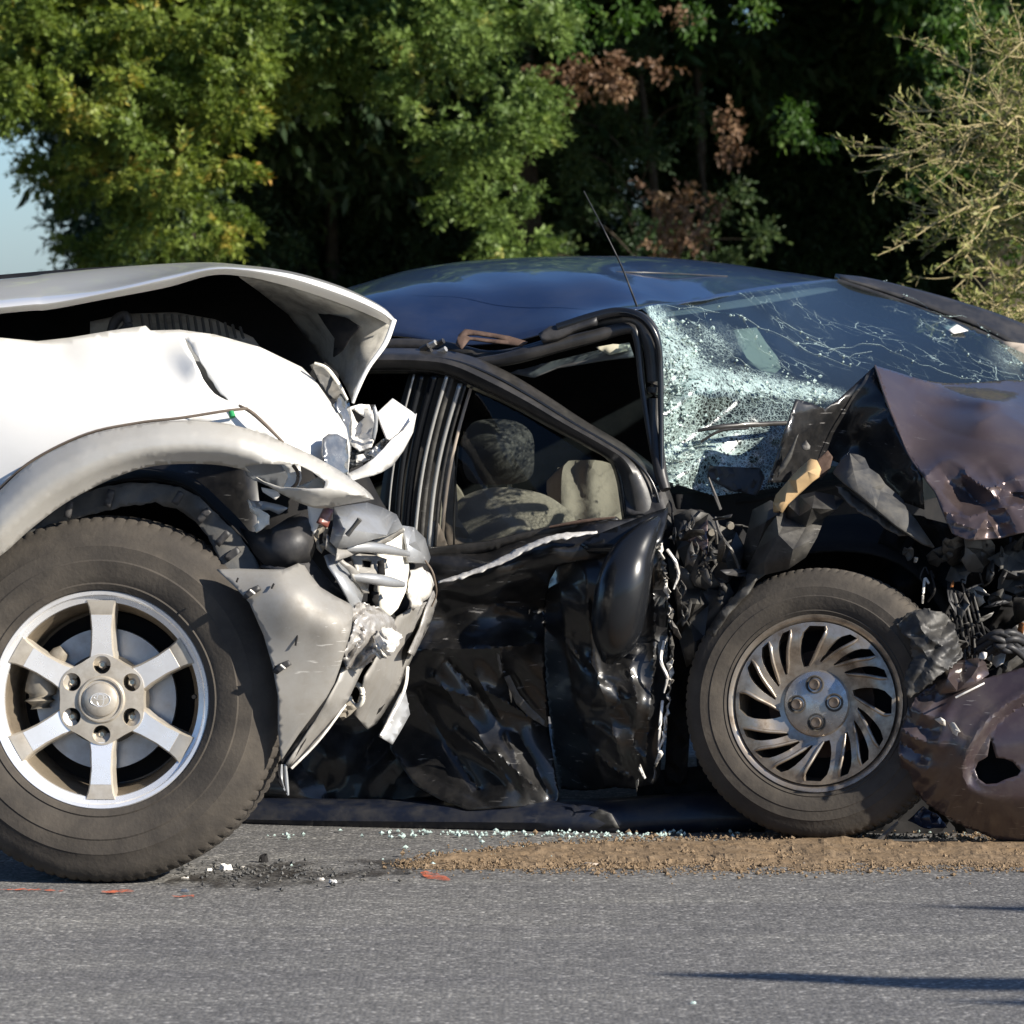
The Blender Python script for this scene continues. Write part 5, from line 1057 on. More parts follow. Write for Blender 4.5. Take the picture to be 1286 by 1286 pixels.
# ---- centre pillar with bright rails
def stripe(name, top, bot, w0, w1, mat, k, bow=8):
    (x0, y0), (x1, y1) = top, bot; L_, R_ = [], []
    for i in range(9):
        t = i / 8; x = x0 + (x1 - x0) * t - bow * math.sin(math.pi * t); y = y0 + (y1 - y0) * t; w_ = w0 + (w1 - w0) * t
        d = 11.14 - .00037 * (x - 440) + k; L_.append((x - w_ / 2, y, d)); R_.append((x + w_ / 2, y, d))
    return ribbon(name, L_, R_, mat, sed, 30, .006)
stripe('centre_pillar', (550, 468), (510, 700), 72, 80, M['sed_trim'], .05)
for (tx, bx, w0, w1, mt, k) in [(520, 486, 3, 2, 'railmetal', .0), (530, 498, 8, 8, 'sed_gloss', .0), (562, 520, 5, 4, 'railmetal', -.01), (569, 528, 6, 6, 'sed_dark', -.005), (578, 538, 6, 5, 'railmetal', -.004), (585, 546, 4, 4, 'sed_trim', -.005), (593, 554, 4, 5, 'trimbeige', .02), (546, 508, 12, 11, 'sed_gloss', .0)]:
    stripe('door_rail', (tx, 470 if tx < 570 else 482), (bx, 690), w0, w1, M[mt], k)
# rear door glass and hidden rear body
sheet('rear_glass', [(380, 520), (440, 466), (500, 464), (516, 470), (500, 540), (485, 640), (470, 700), (330, 700)], [(380, 520, 11.3), (500, 464, 11.24), (485, 640, 11.16), (330, 700, 11.24)], M['dark_glass'], sed, res=25, thick=0)
sheet('rear_door', [(150, 700), (330, 694), (480, 690), (545, 692), (550, 760), (540, 900), (560, 1012), (300, 1012), (150, 1000)], [(150, 700, 11.32), (545, 692, 11.12), (540, 860, 11.2), (560, 1012, 11.12), (150, 1000, 11.3)], M['sed_black'], sed, res=14, fold=folds(53, .02, 60))
# interior
sheet('door_trim_beige', [(536, 662), (548, 652), (556, 668), (564, 690), (556, 696), (536, 694)], 11.1, M['trimbeige'], sed, res=7)
def cushion(name, outline, d, th, mat, fold=None, res=8):
    o = sheet(name, outline, d, mat, sed, res=res, thick=th, curve=True, fold=fold, smooth=180)
    b = o.modifiers.new('soft', 'BEVEL'); b.width = th * .35; b.segments = 3; b.limit_method = 'ANGLE'; b.angle_limit = R(60); return o
cushion('headrest', [(583, 545), (595, 530), (620, 526), (650, 530), (668, 545), (671, 570), (668, 598), (650, 607), (620, 609), (592, 606), (582, 590), (580, 565)], [(580, 565, 11.5), (625, 565, 11.44), (671, 570, 11.5), (625, 526, 11.52), (625, 609, 11.5)], .09, M['seat_shaded'])
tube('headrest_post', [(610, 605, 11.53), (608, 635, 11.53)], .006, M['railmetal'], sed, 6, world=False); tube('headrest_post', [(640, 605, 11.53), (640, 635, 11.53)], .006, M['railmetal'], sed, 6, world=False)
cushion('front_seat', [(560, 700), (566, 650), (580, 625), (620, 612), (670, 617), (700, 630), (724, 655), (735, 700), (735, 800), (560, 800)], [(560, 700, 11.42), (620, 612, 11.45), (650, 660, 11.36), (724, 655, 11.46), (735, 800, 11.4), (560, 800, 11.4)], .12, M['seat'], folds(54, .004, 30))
cushion('far_seat', [(708, 585), (730, 578), (760, 580), (784, 595), (795, 640), (800, 720), (700, 720), (704, 640)], [(708, 585, 11.95), (750, 580, 11.92), (784, 595, 11.98), (750, 650, 11.88), (750, 720, 11.85)], .14, M['seat'], lambda a: .012 * np.sin(a[:, 0] / 6 + .4 * np.sin(a[:, 1] / 15)))
cushion('rear_seat', [(430, 640), (500, 600), (560, 600), (590, 650), (590, 760), (430, 760)], 11.9, .12, M['seat'])
sheet('seat_belt', [(556, 540), (566, 545), (573, 600), (575, 650), (600, 690), (590, 696), (560, 690), (556, 640), (552, 600)], [(556, 540, 11.2), (566, 545, 11.2), (600, 690, 11.2), (556, 640, 11.2)], M['trimbeige'], sed, res=8, fold=folds(55, .005, 20))
tube('seat_belt_cord', [(575, 560, 11.16), (571, 620, 11.16), (570, 690, 11.15)], .0025, M['sed_trim'], sed, 6, world=False)
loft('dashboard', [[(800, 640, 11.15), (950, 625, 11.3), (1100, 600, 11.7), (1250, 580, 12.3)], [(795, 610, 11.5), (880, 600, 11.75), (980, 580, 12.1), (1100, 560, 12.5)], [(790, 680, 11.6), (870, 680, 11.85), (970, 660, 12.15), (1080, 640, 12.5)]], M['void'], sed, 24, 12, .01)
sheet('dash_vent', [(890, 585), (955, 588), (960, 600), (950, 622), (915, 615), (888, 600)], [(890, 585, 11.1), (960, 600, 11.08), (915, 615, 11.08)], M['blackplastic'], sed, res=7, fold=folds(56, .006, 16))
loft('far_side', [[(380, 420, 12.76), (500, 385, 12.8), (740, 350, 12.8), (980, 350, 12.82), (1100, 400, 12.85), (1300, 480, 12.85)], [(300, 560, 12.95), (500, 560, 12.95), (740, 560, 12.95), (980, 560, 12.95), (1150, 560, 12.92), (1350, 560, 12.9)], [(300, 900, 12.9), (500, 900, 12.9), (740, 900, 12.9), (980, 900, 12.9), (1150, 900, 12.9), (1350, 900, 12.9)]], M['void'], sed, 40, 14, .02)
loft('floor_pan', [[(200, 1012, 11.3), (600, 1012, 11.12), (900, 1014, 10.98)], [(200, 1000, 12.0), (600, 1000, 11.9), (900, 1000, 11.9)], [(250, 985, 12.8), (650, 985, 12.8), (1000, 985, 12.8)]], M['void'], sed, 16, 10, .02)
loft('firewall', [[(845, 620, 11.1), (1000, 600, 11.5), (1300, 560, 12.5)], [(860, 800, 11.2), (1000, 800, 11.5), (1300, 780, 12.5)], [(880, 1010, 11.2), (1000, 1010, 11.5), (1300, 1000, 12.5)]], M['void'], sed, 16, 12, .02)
loft('rear_body', [[(-330, 640, 11.62), (-100, 610, 11.55), (150, 560, 11.5)], [(-330, 620, 12.1), (-100, 590, 12.1), (150, 505, 12.0)], [(-330, 640, 12.75), (-100, 610, 12.75), (230, 515, 12.72)]], M['sed_roof'], sed, 16, 10, .004)
loft('quarter_panel', [[(-330, 640, 11.62), (-100, 610, 11.55), (150, 560, 11.5), (300, 470, 11.43)], [(-330, 760, 11.5), (-100, 760, 11.42), (150, 740, 11.34), (330, 694, 11.26)], [(-330, 960, 11.52), (-100, 970, 11.42), (150, 1000, 11.32), (300, 1010, 11.24)]], M['sed_black'], sed, 20, 12, .004)
# ---- front door skin, crushed
belt = [(505, 706), (537, 697), (575, 694), (614, 686), (655, 674), (697, 664), (735, 657), (773, 653), (800, 650)]
door = sheet('door_panel', belt + [(800, 690), (760, 700), (722, 706), (700, 712), (690, 730), (684, 780), (684, 850), (690, 920), (700, 985), (703, 994), (699, 1011), (650, 1014), (587, 1017), (550, 1003), (520, 985), (490, 940), (480, 860), (488, 780)],
      [(505, 706, 11.08), (614, 690, 11.04), (697, 668, 11.0), (800, 650, 10.95), (551, 730, 11.0), (623, 708, 10.965), (695, 678, 10.94), (748, 668, 10.92), (780, 685, 10.93), (560, 780, 11.06), (640, 770, 11.06), (684, 760, 11.08), (500, 815, 11.07), (560, 822, 11.01), (640, 815, 11.015), (684, 840, 11.06), (540, 880, 11.09), (600, 900, 11.06), (660, 890, 11.05), (700, 985, 11.05), (640, 1000, 11.0), (590, 1012, 11.02), (520, 960, 11.1)],
      M['sed_black'], sed, res=3.6, fold=[lambda a: folds(61, .020, 95, 2, ang=2.2, spread=.4, warp=.3)(a) * np.clip((a[:, 1] - 800) / 60, .15, 1), creases([([(530, 816), (590, 814), (640, 812), (677, 807)], -.030, 13), ([(562, 829), (600, 872), (634, 915)], .022, 8), ([(612, 868), (640, 884), (668, 902)], -.018, 7), ([(573, 918), (612, 950)], -.014, 7), ([(623, 943), (645, 965), (668, 984)], -.022, 8), ([(537, 856), (560, 866), (588, 875)], -.012, 7), ([(640, 850), (655, 880), (690, 915)], .016, 7), ([(520, 870), (560, 930), (600, 990)], .018, 10), ([(628, 812), (633, 846)], -.012, 4), ([(560, 750), (600, 760), (650, 756), (680, 765)], .014, 12), ([(625, 762), (660, 772)], -.010, 6), ([(650, 920), (672, 960), (690, 1000)], .014, 8), ([(540, 720), (600, 735), (660, 720), (690, 735)], .010, 9), ([(545, 850), (590, 905), (640, 985)], -.014, 6), ([(600, 850), (640, 930), (660, 1000)], -.012, 6)])], smooth=38)
fl = [(550, 731), (580, 723), (605, 714), (625, 706), (650, 693), (672, 683), (695, 675), (720, 671), (750, 668)]
rj = random.Random(12); fine = crom(fl, 34); up_, lo_ = [], []
for i, (x, y) in enumerate(fine):
    t = i / 33; wd = (1.2 + 3.6 * math.sin(math.pi * t) ** .6) * rj.uniform(.75, 1.15); dd = 10.985 - .00040 * (x - 550) - .018
    up_.append((x, y - wd * .9, dd + .012)); lo_.append((x + rj.uniform(-1, 1), y + wd * rj.uniform(.6, 1.3), dd))
sheet('scraped_edge', [p[:2] for p in up_] + [p[:2] for p in lo_[::-1]], [(551, 731, 10.965), (551, 728, 10.972), (625, 707, 10.935), (625, 702, 10.947), (695, 675, 10.907), (695, 670, 10.92), (748, 668, 10.888), (748, 665, 10.896)], M['silver'], sed, res=3, thick=.002, smooth=60)
sheet('belt_strip', [(505, 696), (537, 690), (614, 681), (697, 661), (773, 651), (778, 655), (735, 662), (697, 671), (655, 682), (614, 692), (560, 703), (505, 712)], [(505, 700, 11.06), (614, 686, 11.02), (697, 666, 10.98), (778, 653, 10.94)], M['sed_trim'], sed, res=8, thick=.012)
tube('belt_strip_edge', [(690, 662, 10.975), (730, 655, 10.96), (772, 650, 10.945)], [.003, .005, .003], M['rust'], sed, 6, world=False)
rp = sheet('fender_panel', [(690, 716), (705, 707), (735, 702), (770, 696), (815, 690), (830, 697), (836, 740), (839, 800), (840, 860), (834, 905), (832, 940), (829, 972), (822, 984), (795, 991), (770, 988), (752, 992), (725, 993), (705, 990), (694, 930), (686, 860), (683, 790), (686, 740)],
      [(690, 716, 11.06), (735, 702, 10.94), (815, 690, 10.9), (836, 740, 10.92), (840, 860, 10.93), (829, 972, 10.96), (686, 790, 11.08), (714, 790, 10.97), (700, 860, 11.09), (730, 870, 10.96), (712, 930, 11.12), (755, 940, 10.97), (720, 985, 11.14), (770, 985, 11.0), (770, 800, 10.94), (800, 880, 10.89), (775, 900, 10.92), (705, 740, 10.97)],
      M['sed_black'], sed, res=3.2, fold=[folds(63, .010, 75, 2, ang=1.9, spread=1.2, warp=.6), creases([([(700, 715), (708, 780), (716, 850), (735, 920), (760, 985)], -.020, 10), ([(716, 800), (738, 840), (770, 860)], .014, 8), ([(742, 830), (752, 860), (745, 880)], -.014, 5), ([(735, 905), (755, 915), (768, 925)], -.014, 6), ([(750, 945), (770, 965), (790, 975)], -.014, 6), ([(790, 840), (800, 880), (795, 930), (815, 960)], -.016, 8), ([(775, 870), (790, 900), (800, 940)], .014, 7), ([(770, 890), (795, 875)], -.010, 5), ([(720, 870), (745, 890), (780, 885)], .010, 6), ([(735, 715), (742, 800), (760, 880), (790, 985)], -.010, 6), ([(820, 710), (822, 800), (815, 900), (808, 980)], -.012, 6)])], smooth=38, ragged=.6)
# scrapes down to bare metal
for pl in ([(622, 812), (626, 814), (631, 846), (628, 848)], [(633, 850), (640, 848), (652, 872), (668, 890), (684, 905), (684, 912), (664, 900), (648, 884)], [(592, 930), (600, 934), (625, 958), (618, 956)]):
    sheet('scrape', pl, [(500, 815, 11.045), (640, 815, 10.985), (684, 905, 11.02), (600, 940, 11.03), (640, 1000, 10.98)], M['sed_grey'], sed, res=4, thick=.001)
# mirror folded down
tube('wing_mirror', [(826, 652, 10.90), (810, 672, 10.86), (794, 700, 10.84), (784, 730, 10.82), (778, 765, 10.82), (772, 800, 10.84), (764, 829, 10.87)], [.010, .032, .053, .062, .063, .054, .018], M['sed_gloss'], sed, 24, world=False, n=40, flat=1.0)
sheet('mirror_base', [(727, 683), (745, 673), (790, 655), (815, 645), (839, 637), (836, 655), (830, 678), (815, 690), (790, 690), (760, 690), (735, 690)], [(727, 683, 10.92), (839, 637, 10.93), (815, 690, 10.84), (780, 670, 10.88)], M['sed_gloss'], sed, res=7, thick=.02)
# rocker sill and scuff
loft('sill', [[(150, 1000, 11.34), (330, 1004, 11.2), (600, 1006, 11.08), (760, 1004, 11.02), (960, 990, 10.98)], [(150, 1012, 11.28), (330, 1016, 11.14), (600, 1018, 11.02), (760, 1018, 10.96), (960, 1010, 10.96)], [(150, 1026, 11.27), (330, 1034, 11.13), (600, 1038, 11.01), (760, 1042, 10.95), (960, 1040, 10.96)], [(150, 1030, 11.36), (330, 1039, 11.22), (600, 1044, 11.10), (760, 1048, 11.04), (960, 1048, 11.04)]], M['sed_sill'], sed, 50, 12, .004, disp=None)
sheet('sill_scuff', [(659, 1040), (668, 1024), (700, 1030), (735, 1028), (752, 1016), (768, 1022), (778, 1040), (740, 1041), (700, 1042)], [(659, 1030, 10.98), (778, 1030, 10.93), (700, 1042, 10.97), (740, 1018, 10.95)], M['sed_dark'], sed, res=6, thick=.001)
# ---- torn metal between door and wheel
rg = random.Random(9)
def frag(name, cx, cy, r, d, mat, seed, asp=1.0, rot=0, amp=.02, n=9, res=4, thick=.002):
    r_ = random.Random(seed); ol = []; inn = []
    gx, gy = r_.uniform(-.003, .003), r_.uniform(-.003, .003)
    def put(x, y, k): return (cx + x * math.cos(rot) - y * math.sin(rot), cy + x * math.sin(rot) + y * math.cos(rot), d + gx * x + gy * y + r_.uniform(-k, k))
    for i in range(n):
        a = 6.283 * (i + r_.uniform(-.3, .3)) / n; q = r * r_.uniform(.5, 1.15); ol.append(put(q * math.cos(a) * asp, q * math.sin(a), amp * .6))
    for i in range(3 if r > 9 else 1): a = r_.uniform(0, 6.28); q = r * r_.uniform(0, .42); inn.append(put(q * math.cos(a) * asp, q * math.sin(a), amp))
    return fsheet(name, ol, inn, M[mat], sed, thick)
sheet('hinge_pillar', [(834, 615), (850, 640), (880, 640), (930, 660), (960, 700), (930, 740), (900, 780), (878, 830), (868, 900), (862, 985), (835, 985), (838, 900), (842, 820), (838, 740), (830, 690)], [(834, 615, 11.02), (960, 700, 11.1), (930, 740, 11.06), (868, 900, 11.08), (835, 985, 11.05), (842, 820, 11.0)], M['void'], sed, res=9, fold=folds(70, .02, 30), smooth=25)
fsheet('torn_fender', [(846, 648, 10.99), (868, 640, 10.96), (890, 645, 10.99), (905, 660, 10.95), (925, 668, 10.98), (935, 690, 10.96), (930, 712, 10.94), (915, 730, 10.9), (890, 742, 10.92), (872, 735, 10.89), (860, 712, 10.93), (850, 690, 10.96)], [(868, 660, 11.0), (880, 676, 10.92), (900, 682, 10.99), (912, 700, 10.91), (890, 706, 10.96), (876, 712, 10.9), (898, 724, 10.94)], M['sed_dark'], sed)
fsheet('torn_fender', [(838, 700, 10.95), (862, 716, 10.9), (880, 738, 10.93), (905, 742, 10.89), (915, 732, 10.92), (922, 745, 10.9), (905, 770, 10.88), (885, 800, 10.9), (872, 830, 10.89), (862, 838, 10.92), (852, 800, 10.95), (850, 760, 10.9), (842, 730, 10.94)], [(862, 740, 10.94), (874, 758, 10.87), (890, 760, 10.92), (866, 780, 10.92), (872, 806, 10.87), (858, 815, 10.9)], M['sed_dark'], sed)
sheet('torn_triangle', [(861, 679), (888, 652), (889, 700), (880, 690)], [(861, 679, 10.93), (888, 652, 10.92), (889, 700, 10.9)], M['sed_plum'], sed, res=5)
for k, (y0, y1, wd, mt) in enumerate([(676, 705, 9, 'torn'), (700, 728, 7, 'sed_grey'), (722, 752, 9, 'torn'), (748, 790, 8, 'sed_grey'), (760, 784, 5, 'torn'), (792, 830, 6, 'sed_dark'), (824, 856, 8, 'torn'), (850, 882, 6, 'foil'), (880, 925, 5, 'foil'), (918, 960, 7, 'torn'), (950, 982, 7, 'sed_grey')]):
    rj = random.Random(60 + k); ex = lambda y: np.interp(y, [676, 740, 800, 860, 920, 985], [826, 838, 842, 842, 834, 818]); n = 7; A, B = [], []
    for i in range(n):
        y = y0 + (y1 - y0) * i / (n - 1); q = wd * math.sin(math.pi * (i + .5) / n) * rj.uniform(.2, 1.1); x = ex(y) + rj.uniform(-2.5, 2.5); d = 10.885 + rj.uniform(-.012, .012)
        A.append((x - q * .5, y + rj.uniform(-2, 2), d)); B.append((x + q * .5 + .8, y + rj.uniform(-2, 2), d + rj.uniform(-.014, .014)))
    fsheet('torn_edge', A + B[::-1], [], M[mt], sed, .0015)
for k, (x, y, r, mt) in enumerate([(806, 970, 12, 'torn'), (800, 985, 9, 'foil'), (850, 705, 16, 'sed_grey'), (852, 752, 18, 'sed_grey'), (862, 770, 18, 'sed_dark'), (848, 790, 16, 'sed_grey'), (868, 700, 18, 'sed_grey'), (858, 665, 18, 'sed_dark'), (905, 690, 20, 'sed_grey'), (884, 720, 18, 'sed_grey')]):
    frag('torn_metal_scrap', x, y, r, 10.87 + .002 * rg.uniform(-10, 10), mt, 300 + k, rg.uniform(.2, .45), rg.uniform(-.6, .6), .010, 7, 3, .0012)
for pp_ in ([(838, 690, 10.88), (848, 705, 10.87), (852, 722, 10.88), (846, 740, 10.88)], [(834, 805, 10.9), (830, 830, 10.88), (838, 850, 10.87), (834, 870, 10.88)], [(905, 640, 10.95), (898, 622, 10.95), (890, 600, 10.96)], [(898, 650, 10.93), (905, 672, 10.9), (918, 690, 10.88), (926, 708, 10.9), (930, 720, 10.9)], [(832, 880, 10.9), (829, 910, 10.88), (827, 940, 10.89)]):
    tube('torn_strip', pp_, [.004] * (len(pp_) - 1) + [.002], M['silver' if pp_[0][0] < 840 else 'sed_grey'], sed, 5, world=False)
for x, y in ((893, 668), (917, 660)): tube('bolt', [(x, y, 10.93), (x + 1, y + 1, 10.9)], [.010, .008], M['caliper'], sed, 8, world=False)
# inner fender over the wheel
fsheet('fender_arch', [(925, 745, 10.88), (935, 720, 10.9), (950, 690, 10.87), (962, 665, 10.9), (975, 648, 10.86), (985, 630, 10.9), (1003, 622, 10.94), (1024, 617, 10.9), (1048, 622, 10.92), (1060, 628, 10.86), (1050, 640, 10.84), (1036, 650, 10.88), (1026, 675, 10.82), (1012, 700, 10.83), (990, 715, 10.80), (960, 722, 10.83), (940, 735, 10.84)], [(978, 672, 10.80), (1004, 648, 10.85), (1020, 638, 10.80), (960, 705, 10.82), (996, 690, 10.78), (1012, 662, 10.86), (988, 650, 10.90)], M['sed_dark'], sed)
sheet('fender_arch_lip', [(868, 870), (872, 835), (884, 800), (902, 770), (925, 745), (950, 726), (940, 745), (915, 770), (895, 800), (884, 835), (880, 868)], [(868, 870, 10.9), (884, 800, 10.86), (950, 726, 10.82), (895, 800, 10.84)], M['sed_dark'], sed, res=5, fold=folds(77, .006, 20), thick=.006)
sheet('fender_edge', [(1048, 610), (1060, 612), (1078, 626), (1098, 640), (1112, 652), (1128, 660), (1142, 672), (1130, 672), (1108, 660), (1086, 646), (1066, 632)], [(1048, 610, 10.86), (1142, 672, 10.82), (1086, 646, 10.83)], M['sed_grey'], sed, res=5, fold=folds(78, .006, 14), ragged=.6)
# grey broken slab
fsheet('battery_tray', [(1046, 593, 10.88), (1056, 578, 10.93), (1067, 569, 10.94), (1078, 571, 10.93), (1086, 575, 10.91), (1092, 588, 10.88), (1104, 596, 10.89), (1112, 608, 10.87), (1134, 627, 10.86), (1139, 640, 10.82), (1150, 652, 10.83), (1174, 687, 10.8), (1160, 682, 10.78), (1126, 660, 10.78), (1100, 638, 10.79), (1079, 620, 10.80), (1060, 606, 10.83)], [(1072, 592, 10.85), (1094, 612, 10.825), (1120, 636, 10.815), (1080, 582, 10.90), (1106, 616, 10.86), (1142, 662, 10.79)], M['slab'], sed, .006)
fsheet('foam_block', [(971, 632, 10.91), (974, 622, 10.91), (990, 603, 10.9), (1004, 588, 10.9), (1018, 576, 10.9), (1026, 578, 10.88), (1030, 586, 10.86), (1027, 598, 10.85), (1018, 607, 10.86), (1002, 619, 10.87), (986, 630, 10.87), (978, 641, 10.87), (971, 643, 10.9)], [(1000, 603, 10.865), (1014, 592, 10.862)], M['tan'], sed, .012)
sheet('foam_block', [(1024, 580), (1040, 566), (1046, 574), (1042, 590), (1030, 602)], 10.93, M['rust'], sed, res=5, thick=.02)
fsheet('dark_hose_cover', [(945, 640, 10.98), (968, 628, 10.96), (985, 640, 10.92), (1000, 640, 10.96), (1010, 655, 10.92), (985, 690, 10.95), (955, 715, 10.93), (935, 735, 10.96), (930, 700, 10.98), (938, 668, 10.95)], [(962, 655, 10.9), (975, 670, 10.95), (950, 690, 10.91)], M['sed_dark'], sed)
# ---- crumpled hood
def hood_fold(a):
    k = np.clip((a[:, 1] - 560 - .10 * (a[:, 0] - 1140)) / 40, 0, 1); return k * hf1(a) + .8 * k * hf2(a) + .004 * (1 - k) * hf3(a) / .01
hf1 = folds(91, .020, 46, 3, warp=.5, soft=0); hf2 = creases([([(1163, 598), (1180, 582), (1194, 578), (1212, 590)], -.035, 8), ([(1205, 592), (1212, 612), (1230, 632), (1252, 624), (1262, 604)], .018, 7), ([(1185, 642), (1212, 650), (1245, 640), (1286, 634), (1340, 640)], -.035, 9), ([(1214, 596), (1240, 612), (1270, 602), (1300, 590)], -.035, 7), ([(1222, 676), (1240, 652), (1254, 676)], -.03, 8), ([(1262, 642), (1275, 620), (1300, 640)], .016, 7), ([(1192, 608), (1206, 630), (1204, 646)], .014, 6), ([(1170, 560), (1200, 566), (1240, 556), (1290, 566)], -.02, 9), ([(1240, 590), (1256, 612), (1290, 618)], -.025, 6), ([(1200, 656), (1230, 664), (1262, 655)], -.02, 6), ([(1300, 610), (1340, 620), (1390, 610)], .04, 12)]); hf3 = folds(93, .01, 110, 2)
sheet('hood', [(1099, 459), (1120, 465), (1158, 477), (1185, 481), (1213, 481), (1240, 479), (1268, 477), (1320, 480), (1400, 500), (1420, 600), (1400, 660), (1340, 664), (1286, 668), (1252, 676), (1217, 679), (1197, 670), (1188, 655), (1184, 640), (1173, 615), (1158, 595), (1142, 572), (1128, 540), (1114, 505)],
      [(1099, 459, 11.12), (1158, 477, 11.3), (1213, 481, 11.45), (1268, 477, 11.6), (1400, 500, 11.7), (1420, 600, 11.1), (1142, 572, 10.93), (1114, 505, 11.02), (1200, 540, 11.02), (1290, 540, 11.1), (1184, 640, 10.76), (1217, 679, 10.72), (1286, 668, 10.70), (1400, 660, 10.75), (1230, 610, 10.83), (1300, 610, 10.83), (1180, 497, 11.26), (1235, 505, 11.2)],
      M['sed_plum'], sed, res=3, fold=[hood_fold, lambda a: -.035 * np.exp(-((a[:, 1] - 498 - .10 * (a[:, 0] - 1180)) / 9) ** 2) * np.clip((a[:, 0] - 1150) / 60, 0, 1) * np.clip((1275 - a[:, 0]) / 20, 0, 1), creases([([(1150, 474), (1200, 492), (1250, 504), (1272, 499)], -.035, 9), ([(1185, 483), (1235, 489), (1275, 494)], .022, 7), ([(1230, 530), (1260, 520), (1300, 545)], -.02, 14), ([(1150, 520), (1200, 545), (1290, 560)], .012, 16)]), folds(95, .004, 120, 2, warp=.2, soft=0)], smooth=30)
sheet('hood_underside', [(1000, 501), (1018, 506), (1036, 513), (1055, 500), (1071, 485), (1099, 459), (1114, 505), (1128, 540), (1142, 572), (1158, 597), (1160, 640), (1120, 625), (1080, 590), (1045, 578), (1020, 582), (990, 606), (965, 606), (975, 578), (985, 545)],
      [(1000, 501, 11.0), (1036, 513, 11.05), (1071, 485, 11.1), (1099, 459, 11.12), (1142, 572, 10.95), (1160, 640, 10.92), (1080, 560, 11.12), (1045, 578, 11.1), (965, 606, 10.95), (985, 545, 10.96), (1010, 560, 11.02)], M['sed_black'], sed, res=6, fold=folds(94, .006, 40), smooth=40)
sheet('hood_hinge', [(1000, 548), (1003, 545), (994, 575), (985, 590), (976, 600), (980, 585), (992, 565)], 10.94, M['sed_dark'], sed, res=5, thick=.006)
frag('hinge_bolt', 1012, 559, 7, 10.93, 'sed_grey', 401, .8, 0, .004)
tube('hood_edge', [(1099, 459, 11.105), (1114, 505, 11.0), (1128, 540, 10.95), (1142, 572, 10.915), (1158, 596, 10.86), (1173, 615, 10.81), (1185, 645, 10.75), (1197, 670, 10.73)], .0022, M['sed_plum'], sed, 6, world=False)
# wheel house darkness and engine wreck
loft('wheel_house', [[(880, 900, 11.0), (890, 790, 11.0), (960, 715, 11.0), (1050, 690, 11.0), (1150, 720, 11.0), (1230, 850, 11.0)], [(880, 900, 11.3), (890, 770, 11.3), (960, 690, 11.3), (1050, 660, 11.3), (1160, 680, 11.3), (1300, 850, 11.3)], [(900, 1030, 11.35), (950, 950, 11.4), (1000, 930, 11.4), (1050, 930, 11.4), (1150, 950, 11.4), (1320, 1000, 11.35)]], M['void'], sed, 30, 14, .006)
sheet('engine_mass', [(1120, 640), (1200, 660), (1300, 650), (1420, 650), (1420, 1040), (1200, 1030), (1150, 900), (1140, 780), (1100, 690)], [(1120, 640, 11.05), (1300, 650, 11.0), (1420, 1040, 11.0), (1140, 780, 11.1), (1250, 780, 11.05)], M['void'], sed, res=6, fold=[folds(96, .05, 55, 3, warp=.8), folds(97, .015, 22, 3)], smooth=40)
for k, (x, y, r, mt, asp, rot) in enumerate([(1195, 690, 24, 'sed_grey', .8, .2), (1225, 695, 26, 'sed_grey', 1.0, -.3), (1270, 700, 26, 'slab', 1.1, .3), (1205, 720, 20, 'sed_grey', .7, .5), (1275, 730, 22, 'slab', 1.0, 0), (1225, 750, 14, 'torn', 1.0, .6), (1216, 762, 14, 'sed_grey', .7, .8), (1258, 752, 14, 'sed_dark', 1.2, .2), (1180, 700, 18, 'sed_dark', .7, 1.2), (1265, 815, 24, 'sed_dark', 1.0, .4), (1285, 800, 20, 'sed_grey', 1.0, .2), (1245, 822, 16, 'torn', 1.1, .1), (1235, 835, 12, 'sed_grey', 1.0, .5), (1210, 800, 16, 'sed_dark', .5, .2), (1140, 695, 8, 'sed_grey', 1.2, .6), (1150, 703, 6, 'torn', .6, .2), (1280, 840, 18, 'sed_dark', 1.2, 0), (1300, 760, 30, 'sed_dark', 1, 0), (1340, 720, 40, 'slab', 1, 0), (1350, 820, 40, 'sed_dark', 1, 0)]):
    frag('engine_scrap', x, y, r, 10.86 + .003 * rg.uniform(-10, 10), mt, 500 + k, asp, rot, .022, 11, 4)
frag('copper_scrap', 1283, 788, 9, 10.8, 'copper', 601, .7, .5, .01); frag('copper_scrap', 1196, 733, 6, 10.82, 'copper', 602, .5, .3, .005)
for k in range(6):
    x0 = 1192 + k * 6; tube('cable', [(x0, 745, 10.84), (x0 + 8, 775, 10.82), (x0 + 10 + k, 800, 10.83), (x0 + 14, 828, 10.82)], .005 - .0004 * k, M['sed_dark' if k % 2 else 'void'], sed, 6, world=False)
for k in range(7):
    a = k * .9; tube('hose', [(1240 + 14 * math.cos(a), 812 + 10 * math.sin(a), 10.80), (1262 + 8 * math.sin(a), 805 + 12 * math.cos(a), 10.76), (1290, 815 + 14 * math.sin(a * 2), 10.8)], .008, M['blackplastic'], sed, 7, world=False)
rw = random.Random(77)
for k in range(26):
    x, y = rw.uniform(1130, 1290), rw.uniform(680, 840); L_ = rw.uniform(14, 45); a = rw.uniform(0, 6.28); d0 = rw.uniform(10.80, 10.92)
    tube('wire', [(x, y, d0), (x + L_ * .4 * math.cos(a) + rw.uniform(-8, 8), y + L_ * .4 * math.sin(a), d0 - .02), (x + L_ * .8 * math.cos(a), y + L_ * .8 * math.sin(a) + rw.uniform(-10, 10), d0 + .01), (x + L_ * math.cos(a) + 4, y + L_ * math.sin(a) + 6, d0)], rw.uniform(.0016, .004), M[rw.choice(['void', 'blackplastic', 'sed_dark', 'sed_grey', 'torn'])], sed, 5, world=False)
